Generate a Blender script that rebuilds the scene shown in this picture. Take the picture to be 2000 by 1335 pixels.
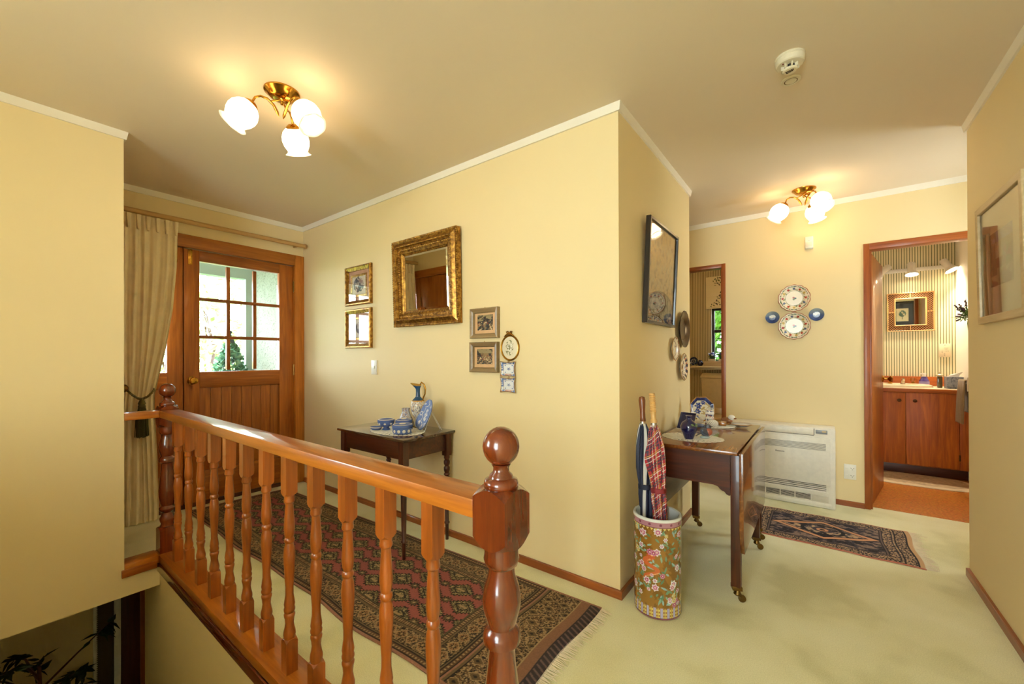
import bpy, bmesh, math, random
import numpy as np
from mathutils import Matrix, Vector, Euler

for _o in list(bpy.data.objects):
    bpy.data.objects.remove(_o)
SC = bpy.context.scene
COL = SC.collection
PI = math.pi

# ------------------------------------------------------------------ camera
F_PX, YAW, PITCH, ROLL, CY, ZC = 795.336, 0.6487, 0.0023, -0.0036, 693.97, 1.1716
_F = Vector((-math.sin(YAW)*math.cos(PITCH), math.cos(YAW)*math.cos(PITCH), math.sin(PITCH)))
_R = Vector((math.cos(YAW), math.sin(YAW), 0)); _U = _R.cross(_F)
_R2 = math.cos(ROLL)*_R + math.sin(ROLL)*_U; _U2 = -math.sin(ROLL)*_R + math.cos(ROLL)*_U
camd = bpy.data.cameras.new('camera'); cam = bpy.data.objects.new('camera', camd); COL.objects.link(cam)
camd.sensor_fit = 'HORIZONTAL'; camd.sensor_width = 36.0; camd.lens = F_PX/2000*36
camd.shift_y = (CY-667.5)/2000; camd.clip_start = 0.02; camd.clip_end = 200
_m = Matrix((_R2, _U2, -_F)).transposed().to_4x4(); _m.translation = (0, 0, ZC); cam.matrix_world = _m
SC.camera = cam

# ------------------------------------------------------------------ world / exposure
SKY = (0.86, 0.94, 1.0); SKY_STRENGTH = 13.0
LAMP_COL = (1.0, 0.80, 0.52); LAMP_STRENGTH = 5.6
SC.view_settings.view_transform = 'Standard'; SC.view_settings.look = 'None'
SC.view_settings.gamma = 1.0; SC.view_settings.use_curve_mapping = False
SC.view_settings.exposure = 0.60
w = bpy.data.worlds.new('overcast_sky'); SC.world = w; w.use_nodes = True
_bg = w.node_tree.nodes['Background']; _bg.inputs[0].default_value = (*SKY, 1); _bg.inputs[1].default_value = SKY_STRENGTH
SC.cycles.use_denoising = True
SC.cycles.max_bounces = 6; SC.cycles.diffuse_bounces = 4; SC.cycles.glossy_bounces = 4; SC.cycles.transparent_max_bounces = 8
SC.cycles.use_adaptive_sampling = True; SC.cycles.adaptive_threshold = 0.1; SC.cycles.adaptive_min_samples = 16; SC.cycles.use_light_tree = False
SC.cycles.sample_clamp_indirect = 6.0
def portal(name, loc, rot, sx, sy):      # marks a window opening so that the sky is sampled through it
    d = bpy.data.lights.new(name, 'AREA'); d.shape = 'RECTANGLE'; d.size = sx; d.size_y = sy; d.cycles.is_portal = True
    o = bpy.data.objects.new(name, d); COL.objects.link(o); o.location = loc; o.rotation_euler = rot
portal('daylight_front_door', (-4.03, 1.37, 1.5), (0, -PI/2, 0), 0.95, 0.66)
portal('daylight_side_light', (-4.03, 0.76, 1.5), (0, -PI/2, 0), 0.95, 0.3)
portal('daylight_toilet_window', (-0.85, 6.10, 1.5), (-PI/2, 0, 0), 0.70, 0.8)
portal('daylight_passage_window', (1.61, 3.70, 1.55), (0, PI/2, 0), 1.1, 0.5)
portal('daylight_hall_window', (-0.15, -2.52, 1.325), (PI/2, 0, 0), 1.3, 1.95)
portal('daylight_added_window', (-3.14, -1.6, 1.4), (0, -PI/2, 0), 1.8, 1.4)  # portal for the added window in the left wall

# ------------------------------------------------------------------ material helpers
def lin(c):
    c = np.asarray(c, float)/255.0
    return np.where(c <= 0.04045, c/12.92, ((c+0.055)/1.055)**2.4)
def C(*c): return tuple(float(v) for v in lin(c)) + (1.0,)
MATS = {}
class N:                                  # tiny node-tree writer
    def __init__(s, name):
        s.m = bpy.data.materials.new(name); s.m.use_nodes = True; s.t = s.m.node_tree; s.t.nodes.clear()
        s.out = s.n('ShaderNodeOutputMaterial'); s.b = None
    def n(s, typ, **kw):
        x = s.t.nodes.new(typ)
        for k, v in kw.items(): setattr(x, k, v)
        return x
    def l(s, a, b): s.t.links.new(a, b)
    def bsdf(s, color=None, rough=0.5, metal=0.0, coat=0.0, spec=0.5, **kw):
        b = s.n('ShaderNodeBsdfPrincipled'); s.b = b
        if color is not None: b.inputs['Base Color'].default_value = color
        b.inputs['Roughness'].default_value = rough; b.inputs['Metallic'].default_value = metal
        b.inputs['Coat Weight'].default_value = coat; b.inputs['Coat Roughness'].default_value = 0.06
        b.inputs['Specular IOR Level'].default_value = spec
        for k, v in kw.items(): b.inputs[k].default_value = v
        s.l(b.outputs[0], s.out.inputs[0]); return b
    def coord(s, scale=(1,1,1), which='Object', rot=(0,0,0)):
        tc = s.n('ShaderNodeTexCoord'); mp = s.n('ShaderNodeMapping')
        mp.inputs['Scale'].default_value = scale; mp.inputs['Rotation'].default_value = rot
        s.l(tc.outputs[which], mp.inputs[0]); return mp.outputs[0]
    def noise(s, vec, scale, detail=4, dist=0.0, rough=0.55):
        x = s.n('ShaderNodeTexNoise'); x.inputs['Scale'].default_value = scale; x.inputs['Detail'].default_value = detail
        x.inputs['Distortion'].default_value = dist; x.inputs['Roughness'].default_value = rough
        s.l(vec, x.inputs['Vector']); return x.outputs['Fac']
    def ramp(s, fac, stops, interp='LINEAR'):
        x = s.n('ShaderNodeValToRGB'); cr = x.color_ramp; cr.interpolation = interp
        while len(cr.elements) < len(stops): cr.elements.new(0.5)
        for e, (p, c) in zip(cr.elements, stops): e.position = p; e.color = c
        s.l(fac, x.inputs[0]); return x.outputs[0]
    def math(s, op, a, b=None):
        x = s.n('ShaderNodeMath', operation=op)
        for i, v in enumerate((a, b)):
            if v is None: continue
            if isinstance(v, (int, float)): x.inputs[i].default_value = v
            else: s.l(v, x.inputs[i])
        return x.outputs[0]
    def mix(s, fac, a, b, blend='MIX'):
        x = s.n('ShaderNodeMix', data_type='RGBA', blend_type=blend)
        for sock, v in ((x.inputs[0], fac), (x.inputs[6], a), (x.inputs[7], b)):
            if isinstance(v, (int, float)): sock.default_value = v
            elif isinstance(v, tuple): sock.default_value = v
            else: s.l(v, sock)
        return x.outputs[2]
    def bump(s, h, strength=0.2, dist=0.01):
        x = s.n('ShaderNodeBump'); x.inputs['Strength'].default_value = strength; x.inputs['Distance'].default_value = dist
        s.l(h, x.inputs['Height']); s.l(x.outputs[0], s.b.inputs['Normal'])
def mat(fn):
    def g(*a, **k):
        key = (fn.__name__,) + tuple(a) + tuple(sorted(k.items()))
        if key not in MATS: MATS[key] = fn(*a, **k)
        return MATS[key]
    return g

WOODS = {  # dark grain, light grain, roughness, coat
    'rail':     ((150, 78, 14), (205, 122, 36), 0.32, 0.55),
    'baluster': ((128, 60, 12), (190, 100, 28), 0.30, 0.6),
    'newel':    ((80, 26, 6), (132, 54, 14), 0.22, 0.8),
    'door':     ((134, 66, 14), (194, 112, 36), 0.42, 0.2),
    'frame':    ((158, 88, 20), (206, 124, 42), 0.42, 0.2),
    'panel':    ((140, 72, 18), (186, 108, 38), 0.45, 0.1),
    'skirting': ((116, 54, 14), (168, 90, 34), 0.38, 0.4),
    'jamb':     ((126, 56, 12), (178, 96, 32), 0.42, 0.15),
    'vanity':   ((150, 68, 10), (212, 116, 28), 0.5, 0.0),
    'mahogany': ((44, 15, 6), (96, 42, 16), 0.36, 0.3),
    'oldtop':   ((48, 26, 14), (84, 50, 28), 0.16, 0.9),
    'walnut':   ((84, 42, 14), (150, 90, 38), 0.24, 0.65),
    'pole':     ((176, 134, 78), (204, 164, 104), 0.45, 0.2),
    'handle':   ((98, 48, 20), (134, 74, 36), 0.35, 0.4),
    'bamboo':   ((196, 148, 84), (226, 184, 120), 0.35, 0.4),
    'palewood': ((186, 158, 112), (214, 188, 144), 0.5, 0.1),
    'greywood': ((128, 102, 66), (160, 132, 90), 0.45, 0.2),
    'darkdoor': ((58, 24, 10), (92, 44, 18), 0.45, 0.2)}
@mat
def wood(kind, axis='Z'):
    d, l, rough, coat = WOODS[kind]
    s = N('wood_%s_%s' % (kind, axis)); s.bsdf(None, rough, coat=coat)
    i = 'XYZ'.index(axis)
    a = [16.0]*3; a[i] = 1.3
    b = [110.0]*3; b[i] = 3.0
    oi = s.n('ShaderNodeObjectInfo')
    tc = s.n('ShaderNodeTexCoord'); add = s.n('ShaderNodeVectorMath', operation='ADD')
    s.l(tc.outputs['Object'], add.inputs[0])
    sc = s.n('ShaderNodeVectorMath', operation='SCALE'); sc.inputs[0].default_value = (3.1, 2.3, 4.7); s.l(oi.outputs['Random'], sc.inputs['Scale'])
    s.l(sc.outputs[0], add.inputs[1])
    def mp(scale):
        m = s.n('ShaderNodeMapping'); m.inputs['Scale'].default_value = scale; s.l(add.outputs[0], m.inputs[0]); return m.outputs[0]
    n1 = s.noise(mp(a), 1.6, 5, 1.2); n2 = s.noise(mp(b), 1.0, 3, 0.3)
    f = s.math('ADD', s.math('MULTIPLY', n1, 0.75), s.math('MULTIPLY', n2, 0.25))
    col = s.ramp(f, [(0.30, C(*d)), (0.52, C(*[(x*0.45+y*0.55) for x, y in zip(d, l)])), (0.70, C(*l))])
    v = s.math('ADD', s.math('MULTIPLY', oi.outputs['Random'], 0.26), 0.87)
    hs = s.n('ShaderNodeHueSaturation'); s.l(col, hs.inputs['Color']); s.l(v, hs.inputs['Value'])
    s.l(hs.outputs[0], s.b.inputs['Base Color']); s.bump(n2, 0.06, 0.002)
    return s.m
@mat
def plain(name, rgb, rough=0.5, metal=0.0, coat=0.0, spec=0.5, var=0.02, scale=30.0):
    s = N(name); s.bsdf(None, rough, metal, coat, spec)
    n = s.noise(s.coord(), scale, 3)
    lo = C(*[x*(1-var) for x in rgb]); hi = C(*[min(255, x*(1+var)) for x in rgb])
    s.l(s.ramp(n, [(0.3, lo), (0.7, hi)]), s.b.inputs['Base Color']); return s.m
@mat
def wallpaint(name, rgb):
    s = N(name); s.bsdf(None, 0.62, spec=0.3)
    c = s.coord(); n = s.noise(c, 1.1, 2)
    s.l(s.ramp(n, [(0.3, C(*[x*0.985 for x in rgb])), (0.7, C(*rgb))]), s.b.inputs['Base Color'])
    s.bump(s.noise(c, 380, 2), 0.05, 0.002); return s.m
@mat
def painted(name, rough=0.4, coat=0.0, metal=0.0, bump=0.0):   # colours worked out per vertex by a pattern function
    s = N(name); s.bsdf(None, rough, metal, coat)
    a = s.n('ShaderNodeVertexColor', layer_name='Col'); s.l(a.outputs[0], s.b.inputs['Base Color'])
    if bump: s.bump(s.noise(s.coord(), 420, 3), bump*0.5, 0.001)
    return s.m
@mat
def glass_pane(name='clear_pane', tint=(0.93, 0.97, 0.96), refl=1.0):
    s = N(name)
    t = s.n('ShaderNodeBsdfTransparent'); t.inputs[0].default_value = (*tint, 1)
    g = s.n('ShaderNodeBsdfGlossy'); g.inputs['Roughness'].default_value = 0.01
    lw = s.n('ShaderNodeLayerWeight'); lw.inputs[0].default_value = 0.25
    f = s.math('MULTIPLY', s.math('ADD', s.math('MULTIPLY', lw.outputs['Fresnel'], 0.7), 0.01), refl)
    mx = s.n('ShaderNodeMixShader'); s.l(f, mx.inputs[0]); s.l(t.outputs[0], mx.inputs[1]); s.l(g.outputs[0], mx.inputs[2])
    s.l(mx.outputs[0], s.out.inputs[0]); return s.m
@mat
def mirror_glass(): 
    s = N('silvered_glass'); s.bsdf((0.86, 0.87, 0.82, 1), 0.015, 1.0)
    n = s.noise(s.coord(), 3, 2); s.l(s.ramp(n, [(0, (0.84, 0.85, 0.80, 1)), (1, (0.88, 0.89, 0.84, 1))]), s.b.inputs['Base Color']); return s.m
@mat
def brass(rough=0.16, rgb=(206, 152, 62)):
    s = N('polished_brass'); s.bsdf(None, rough, 1.0)
    n = s.noise(s.coord(), 60, 3); s.l(s.ramp(n, [(0.3, C(*[x*0.9 for x in rgb])), (0.7, C(*rgb))]), s.b.inputs['Base Color']); return s.m
@mat
def giltwood(dark=(96, 62, 22), light=(206, 160, 72)):
    s = N('worn_gilt'); s.bsdf(None, 0.34, 0.75)
    n = s.noise(s.coord(), 45, 4, 0.4)
    s.l(s.ramp(n, [(0.30, C(*dark)), (0.48, C(150, 104, 40)), (0.72, C(*light))]), s.b.inputs['Base Color']); s.bump(n, 0.25, 0.003); return s.m
@mat
def stripes(name, light, dark, mid):
    s = N(name); s.bsdf(None, 0.6, spec=0.3)
    tc = s.n('ShaderNodeTexCoord'); sp = s.n('ShaderNodeSeparateXYZ'); s.l(tc.outputs['Object'], sp.inputs[0])
    f = s.math('FRACT', s.math('DIVIDE', s.math('ADD', s.math('ADD', sp.outputs[0], sp.outputs[1]), 40.0), 0.0206))
    s.l(s.ramp(f, [(0.0, C(*mid)), (0.07, C(*dark)), (0.26, C(*dark)), (0.33, C(*mid)), (0.38, C(*light)), (0.96, C(*light))]), s.b.inputs['Base Color']); return s.m
@mat
def carpet():
    s = N('green_wool_carpet'); s.bsdf(None, 0.95, spec=0.1)
    s.b.inputs['Sheen Weight'].default_value = 0.25
    c = s.coord(); big = s.noise(c, 2.2, 3, 0.2); fine = s.noise(c, 260, 3)
    a = s.ramp(big, [(0.36, C(200, 194, 138)), (0.48, C(226, 221, 174)), (0.66, C(238, 234, 196))])
    s.l(s.mix(0.35, a, s.ramp(fine, [(0.3, C(186, 180, 132)), (0.7, C(250, 246, 210))]), 'MIX'), s.b.inputs['Base Color'])
    s.bump(fine, 0.3, 0.0015); return s.m
@mat
def cork():
    s = N('cork_tile_floor'); s.bsdf(None, 0.35, coat=0.25)
    c = s.coord(); n = s.noise(c, 70, 4, 0.4); v = s.n('ShaderNodeTexVoronoi'); v.inputs['Scale'].default_value = 90; s.l(c, v.inputs['Vector'])
    a = s.ramp(n, [(0.3, C(164, 90, 18)), (0.5, C(198, 120, 32)), (0.7, C(216, 144, 54))])
    s.l(s.mix(0.25, a, v.outputs['Color'], 'SOFT_LIGHT'), s.b.inputs['Base Color']); return s.m
@mat
def fabric(name, rgb, rough=0.9, scale=900.0):
    s = N(name); s.bsdf(None, rough, spec=0.2); s.b.inputs['Sheen Weight'].default_value = 0.3
    c = s.coord(); n = s.noise(c, scale, 2); m = s.noise(c, 12, 4)
    s.l(s.mix(0.4, s.ramp(m, [(0.35, C(*[x*0.93 for x in rgb])), (0.65, C(*rgb))]), s.ramp(n, [(0.3, C(*[x*0.85 for x in rgb])), (0.7, C(*[min(255, x*1.08) for x in rgb]))])), s.b.inputs['Base Color'])
    s.bump(n, 0.15, 0.0004); return s.m
@mat
def shade_glass():
    s = N('lit_opal_glass'); s.bsdf((0.9, 0.86, 0.78, 1), 0.25)
    s.b.inputs['Emission Color'].default_value = (1.0, 0.73, 0.40, 1); s.b.inputs['Emission Strength'].default_value = LAMP_STRENGTH; return s.m
@mat
def glow(name, rgb, strength):
    s = N(name); s.bsdf((0.9, 0.9, 0.9, 1), 0.3); s.b.inputs['Emission Color'].default_value = (*rgb, 1); s.b.inputs['Emission Strength'].default_value = strength; return s.m

WALL = lambda: wallpaint('cream_wall_paint', (236, 213, 163))
CEIL = lambda: wallpaint('ceiling_paint', (230, 211, 184))
TRIMW = lambda: wallpaint('white_cornice_paint', (240, 230, 212))
WHITEP = lambda: plain('white_plastic', (232, 226, 212), 0.35)

# ------------------------------------------------------------------ geometry helpers
def link(o, parent=None):
    COL.objects.link(o)
    if parent is not None: o.parent = parent
    return o
def tag(o, label=None, cat=None, group=None, kind=None):
    for k, v in (('label', label), ('category', cat), ('group', group), ('kind', kind)):
        if v: o[k] = v
    return o
def thing(name, label, cat, loc=(0, 0, 0), rot=(0, 0, 0), group=None):
    o = bpy.data.objects.new(name, None); o.empty_display_size = 0.05; link(o)
    o.location = loc; o.rotation_euler = rot; return tag(o, label, cat, group)
def faces_on(f): return {'-Y': (PI/2, 0, 0), '+X': (PI/2, 0, PI/2), '-X': (PI/2, 0, -PI/2), '+Y': (PI/2, 0, PI)}[f]
class M:
    def __init__(s): s.v = []; s.f = []
    def add(s, vs, fs):
        o = len(s.v); s.v += [tuple(v) for v in vs]; s.f += [tuple(i+o for i in f) for f in fs]; return s
    def box(s, x0, x1, y0, y1, z0, z1, R=None, c=None):
        vs = [(x, y, z) for z in (z0, z1) for y in (y0, y1) for x in (x0, x1)]
        if R is not None: vs = [tuple(R @ Vector(v) + Vector(c or (0, 0, 0))) for v in vs]
        return s.add(vs, [(0, 2, 3, 1), (4, 5, 7, 6), (0, 1, 5, 4), (2, 6, 7, 3), (0, 4, 6, 2), (1, 3, 7, 5)])
    def lathe(s, prof, c=(0, 0, 0), seg=20, R=None, fr=None, cap=True):
        vs = []; n = len(prof); c = Vector(c)
        for k, (r, z) in enumerate(prof):
            for i in range(seg):
                a = 2*PI*i/seg; rr = r*(fr(a, k/(n-1)) if fr else 1)
                p = Vector((rr*math.cos(a), rr*math.sin(a), z))
                vs.append(tuple((R @ p if R else p) + c))
        fs = [(k*seg+i, k*seg+(i+1) % seg, (k+1)*seg+(i+1) % seg, (k+1)*seg+i) for k in range(n-1) for i in range(seg)]
        if cap and prof[0][0] > 1e-5: fs.append(tuple(range(seg-1, -1, -1)))
        if cap and prof[-1][0] > 1e-5: fs.append(tuple((n-1)*seg+i for i in range(seg)))
        return s.add(vs, fs)
    def tube(s, pts, r, seg=8, closed=False):
        pts = [Vector(p) for p in pts]; n = len(pts); rs = r if isinstance(r, (list, tuple)) else [r]*n
        vs = []; up = None
        for i, p in enumerate(pts):
            a = pts[(i-1) % n] if (closed or i) else p; b = pts[(i+1) % n] if (closed or i < n-1) else p
            t = (b-a).normalized()
            if up is None: up = Vector((0, 0, 1)) if abs(t.z) < 0.9 else Vector((1, 0, 0))
            x = t.cross(up).normalized(); up = x.cross(t).normalized()
            for k in range(seg):
                q = 2*PI*k/seg; vs.append(tuple(p + (x*math.cos(q) + up*math.sin(q))*rs[i]))
        m = n if closed else n-1
        fs = [(i*seg+k, i*seg+(k+1) % seg, ((i+1) % n)*seg+(k+1) % seg, ((i+1) % n)*seg+k) for i in range(m) for k in range(seg)]
        if not closed: fs += [tuple(range(seg-1, -1, -1)), tuple((n-1)*seg+k for k in range(seg))]
        return s.add(vs, fs)
    def loops(s, ls, closed_loop=True, cap0=False, cap1=False):    # successive vertex loops of equal length
        n = len(ls[0]); vs = [v for l in ls for v in l]; m = n if closed_loop else n-1
        fs = [(k*n+i, k*n+(i+1) % n, (k+1)*n+(i+1) % n, (k+1)*n+i) for k in range(len(ls)-1) for i in range(m)]
        if cap0: fs.append(tuple(range(n-1, -1, -1)))
        if cap1: fs.append(tuple((len(ls)-1)*n+i for i in range(n)))
        return s.add(vs, fs)
    def prism(s, poly, a0, a1, axis='Z'):      # poly in the two other axes, in cyclic order (X: y,z; Y: x,z; Z: x,y)
        def P(p, a): return {'X': (a, p[0], p[1]), 'Y': (p[0], a, p[1]), 'Z': (p[0], p[1], a)}[axis]
        return s.loops([[P(p, a0) for p in poly], [P(p, a1) for p in poly]], cap0=True, cap1=True)
    def build(s, name, material, parent=None, bevel=0.0, smooth=35, seg=2):
        me = bpy.data.meshes.new(name); me.from_pydata(s.v, [], s.f)
        bm = bmesh.new(); bm.from_mesh(me); bmesh.ops.recalc_face_normals(bm, faces=bm.faces)
        if bevel: bmesh.ops.bevel(bm, geom=[e for e in bm.edges if len(e.link_faces) == 2 and e.calc_face_angle(0) > 0.6], offset=bevel, segments=seg, affect='EDGES', profile=0.5, clamp_overlap=True)
        bm.to_mesh(me); bm.free()
        if smooth: me.shade_smooth(); me.set_sharp_from_angle(angle=math.radians(smooth))
        if material: me.materials.append(material)
        return link(bpy.data.objects.new(name, me), parent)
def ell_loop(a, b, z, n=48, cx=0, cy=0): return [(cx+a*math.cos(2*PI*i/n), cy+b*math.sin(2*PI*i/n), z) for i in range(n)]
def rect_loop(w_, h, z): return [(-w_/2, -h/2, z), (w_/2, -h/2, z), (w_/2, h/2, z), (-w_/2, h/2, z)]
def surf(name, f, nu, nv, material, parent=None, col=None, wrap=False, smooth=True, solid=0.0):
    """parametric surface f(U,V)->x,y,z over [0,1]^2 with a per-vertex colour pattern col(U,V)->(...,3) 0..255"""
    u = np.linspace(0, 1, nu, endpoint=not wrap); v = np.linspace(0, 1, nv); U, V = np.meshgrid(u, v, indexing='ij')
    x, y, z = f(U, V); co = np.stack([np.broadcast_to(q, U.shape) for q in (x, y, z)], -1).reshape(-1, 3)
    idx = np.arange(nu*nv).reshape(nu, nv); a = idx if wrap else idx[:-1]; b = np.roll(idx, -1, 0) if wrap else idx[1:]
    q = np.stack([a[:, :-1], b[:, :-1], b[:, 1:], a[:, 1:]], -1).reshape(-1, 4)
    me = bpy.data.meshes.new(name); me.vertices.add(len(co)); me.vertices.foreach_set('co', co.astype(np.float32).ravel())
    me.loops.add(q.size); me.loops.foreach_set('vertex_index', q.astype(np.int32).ravel())
    me.polygons.add(len(q)); me.polygons.foreach_set('loop_start', np.arange(0, q.size, 4, dtype=np.int32))
    me.update(calc_edges=True)
    if col is not None:
        c = lin(np.clip(col(U, V), 0, 255)).reshape(-1, 3); at = me.color_attributes.new('Col', 'FLOAT_COLOR', 'POINT')
        at.data.foreach_set('color', np.concatenate([c, np.ones((len(c), 1))], 1).astype(np.float32).ravel())
    if smooth: me.shade_smooth()
    if material: me.materials.append(material)
    o = link(bpy.data.objects.new(name, me), parent)
    if solid:
        md = o.modifiers.new('thickness', 'SOLIDIFY'); md.thickness = solid; md.offset = -1
    return o
def struct(o): return tag(o, kind='structure')
def dup(o, parent=None):
    c = o.copy(); link(c, parent)
    for ch in list(o.children): dup(ch, c)
    return c
def text_mesh(name, body, size, material, parent, loc, rot, depth=0.0005, bold=0.0):
    cu = bpy.data.curves.new(name, 'FONT'); cu.body = body; cu.size = size; cu.align_x = 'CENTER'; cu.align_y = 'CENTER'; cu.extrude = depth; cu.offset = bold
    t = bpy.data.objects.new(name, cu); COL.objects.link(t); dg = bpy.context.evaluated_depsgraph_get(); dg.update()
    me = bpy.data.meshes.new_from_object(t.evaluated_get(dg)); bpy.data.objects.remove(t); me.materials.clear(); me.materials.append(material)
    o = link(bpy.data.objects.new(name, me), parent); o.location = loc; o.rotation_euler = rot; return o
def mixc(base, m, c):            # paint colour c where mask m
    m = np.asarray(m, float)[..., None]; return base*(1-m) + np.asarray(c, float)*m
def hash2(i, j, k=0): return np.mod(np.sin(i*127.1 + j*311.7 + k*74.7)*43758.5453, 1.0)
# ================================================================== the setting
YW, XD, XS, Y2, YF, XR, YR, XL, YL, H = 1.886, -3.918, -0.778, 3.219, 4.1095, 0.625, 3.19, -3.021, 0.49, 2.4
def sbox(name, boxes, material, bevel=0.0):
    m = M()
    for b in boxes: m.box(*b)
    return struct(m.build(name, material, None, bevel, 0))
sbox('floor', [(XD-0.1, -0.5, 0.645, YW+0.1, -0.126, 0), (XD-0.1, XL-0.1, YL-0.1, 0.645, -0.126, 0), (-0.5, XR+0.1, -2.5, YW+0.1, -0.126, 0), (XL, -0.5, -2.5, -0.6, -0.126, 0),
               (XS-0.1, XR+0.1, YW+0.1, YR, -0.126, 0), (-2.7, 1.6, YR, 4.185, -0.126, 0)], carpet())
sbox('floor_bathroom', [(-0.2, 1.2, 4.185, 6.1, -0.126, 0.002)], cork())
sbox('floor_toilet', [(-1.8, -0.3, 4.185, 6.1, -0.126, 0.002)], cork())
sbox('ceiling', [(XD-0.2, 1.7, -2.6, 6.2, H, H+0.08)], CEIL())
sbox('wall_left', [(XL-0.1, XL, -0.9, YL, -0.126, H), (XL-0.1, XL, -2.5, -2.3, -0.126, H), (XL-0.1, XL, -2.3, -0.9, -0.126, 0.5), (XL-0.1, XL, -2.3, -0.9, 2.3, H), (XL-0.1, XL, YL, 0.645, -0.126, 0.0)], WALL())
sbox('wall_cupboard', [(XD, XL-0.1, YL-0.1, YL-0.03, 0, H), (XD, XL-0.1, YL-0.03, YL, 2.12, H)], WALL())
sbox('wall_entry', [(XD-0.1, XD, YL-0.1, YW+0.1, 2.06, H), (XD-0.1, XD, 1.86, YW+0.1, 0, 2.06)], WALL())
sbox('wall_mirror', [(XD-0.1, XS, YW, YW+0.1, 0, H)], WALL())
sbox('wall_side', [(XS-0.1, XS, YW+0.1, Y2, 0, H), (-2.7, XS-0.1, Y2-0.1, Y2, 0, H)], WALL())
sbox('wall_far', [(-2.7, -1.42, YF, 4.2, 0, H), (-1.42, -0.684, YF, 4.2, 2.008, H), (-0.684, 0.263, YF, 4.2, 0, H),
                  (0.263, 1.065, YF, 4.2, 2.02, H), (1.065, 1.6, YF, 4.2, 0, H)], WALL())
sbox('wall_right', [(XR, XR+0.1, -2.5, YR, 0, H), (XR+0.1, 1.6, YR-0.1, YR, 0, H)], WALL())
sbox('wall_behind', [(-4.0, XR+0.1, -2.6, -2.5, -2.6, 0.35), (XL-0.1, XR+0.1, -2.6, -2.5, 2.3, H), (XL-0.1, -0.8, -2.6, -2.5, 0.35, 2.3), (0.5, XR+0.1, -2.6, -2.5, 0.35, 2.3)], WALL())
sbox('wall_light_block', [(XL, -0.5, -0.7, -0.6, 0, 0.85)], WALL())  # low wall added out of view to keep daylight out of the stairwell
sbox('wall_stair_end', [(0.7, 0.8, -2.6, 1.4, -2.6, -0.126), (-3.36, 0.7, 1.3, 1.4, -2.6, -0.126)], WALL())
sbox('wall_passage_left', [(-2.7, -2.6, Y2, YF, 0, H)], WALL())
sbox('wall_passage_right', [(1.5, 1.6, YR, YF, 0, 1.0), (1.5, 1.6, YR, YF, 2.1, H), (1.5, 1.6, YR, 3.45, 1.0, 2.1), (1.5, 1.6, 3.95, YF, 1.0, 2.1)], WALL())
BATHP = stripes('striped_paper_bathroom', (240, 228, 190), (124, 126, 88), (190, 180, 138))
WCP = stripes('striped_paper_toilet', (206, 184, 134), (106, 92, 58), (160, 140, 96))
sbox('wall_bathroom_far', [(-0.2, 1.2, 5.99, 6.09, 0, H)], BATHP)
sbox('wall_bathroom_front', [(1.066, 1.09, 4.2, 4.206, 0, H), (-0.2, 0.262, 4.2, 4.206, 0, H), (0.262, 1.066, 4.2, 4.206, 2.021, H)], BATHP)
sbox('wall_bathroom_right', [(1.09, 1.19, 4.2, 5.99, 0, H)], wallpaint('white_bathroom_paint', (238, 232, 218)))
sbox('wall_bathroom_left', [(-0.3, -0.2, 4.2, 6.09, 0, H)], wallpaint('white_bathroom_paint', (238, 232, 218)))
sbox('wall_toilet_far', [(-1.8, -1.175, 5.99, 6.09, 0, H), (-0.5, -0.3, 5.99, 6.09, 0, H), (-1.175, -0.5, 5.99, 6.09, 0, 1.08), (-1.175, -0.5, 5.99, 6.09, 1.9, H)], WCP)
sbox('wall_toilet_left', [(-1.9, -1.8, 4.2, 6.09, 0, H)], WCP)
sbox('wall_stairwell', [(-3.36, -0.5, 0.639, 0.73, -2.6, -0.127), (-3.021, -0.5, 0.639, 0.645, -0.127, 0.0)], WALL())
sbox('ceiling_lower', [(-4.0, XL-0.1, -2.5, YL-0.1, -0.126, -0.05)], WALL())
sbox('wall_lower', [(-4.0, -3.9, -2.5, 1.4, -2.6, -0.126), (-4.0, -3.36, 1.3, 1.4, -2.6, -0.126)], WALL())
sbox('floor_lower', [(-4.0, 0.7, -2.6, 1.4, -2.7, -2.6)], carpet())
st = M()
for i in range(12): st.box(-0.5-0.2*(i+1), -0.5-0.2*i, -0.6, 0.638, -2.6, -0.2*(i+1))
st.box(-0.5, 0.7, -2.5, 0.638, -2.6, -0.127); st.box(-2.9, -0.5, -2.5, -0.6, -2.6, -0.127)
struct(st.build('floor_stairs', carpet(), None, 0, 0))

def run(name, axis, wall, out, a0, a1, m0, m1, prof, material, bevel=0):
    """moulding along axis on the wall plane; m: +1 outside mitre, -1 inside mitre, 0 square"""
    ls = []
    for a, mm, sgn in ((a0, m0, -1), (a1, m1, 1)):
        l = []
        for d, z in prof:
            q = a + sgn*mm*d; p = wall + out*d
            l.append((q, p, z) if axis == 'X' else (p, q, z))
        ls.append(l)
    return struct(M().loops(ls, cap0=True, cap1=True).build(name, material, None, bevel, 0))
CP = [(0, H-0.040), (0.010, H-0.040), (0.017, H), (0, H)]
for i, (ax, wl, out, a0, a1, m0, m1) in enumerate([('X', YW, -1, XD, XS, -1, 1), ('Y', XS, 1, YW, Y2, 1, 1), ('X', Y2, 1, -2.6, XS, -1, 1), ('X', YF, -1, -2.6, 1.5, -1, -1),
        ('Y', XR, -1, -2.5, YR, -1, 1), ('X', YR, 1, XR, 1.5, 1, -1), ('Y', XL, 1, -2.5, YL, -1, 1), ('Y', XD, 1, YL, YW, -1, -1), ('X', YL, 1, XD, XL, -1, 1)]):
    run('trim_%d' % (i+1), ax, wl, out, a0, a1, m0, m1, CP, TRIMW())
BP = [(0, 0), (0.014, 0), (0.014, 0.036), (0.011, 0.040), (0, 0.040)]
run('baseboard_mirror', 'X', YW, -1, XD+0.03, XS, 0, 1, BP, wood('skirting', 'X'))
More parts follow.
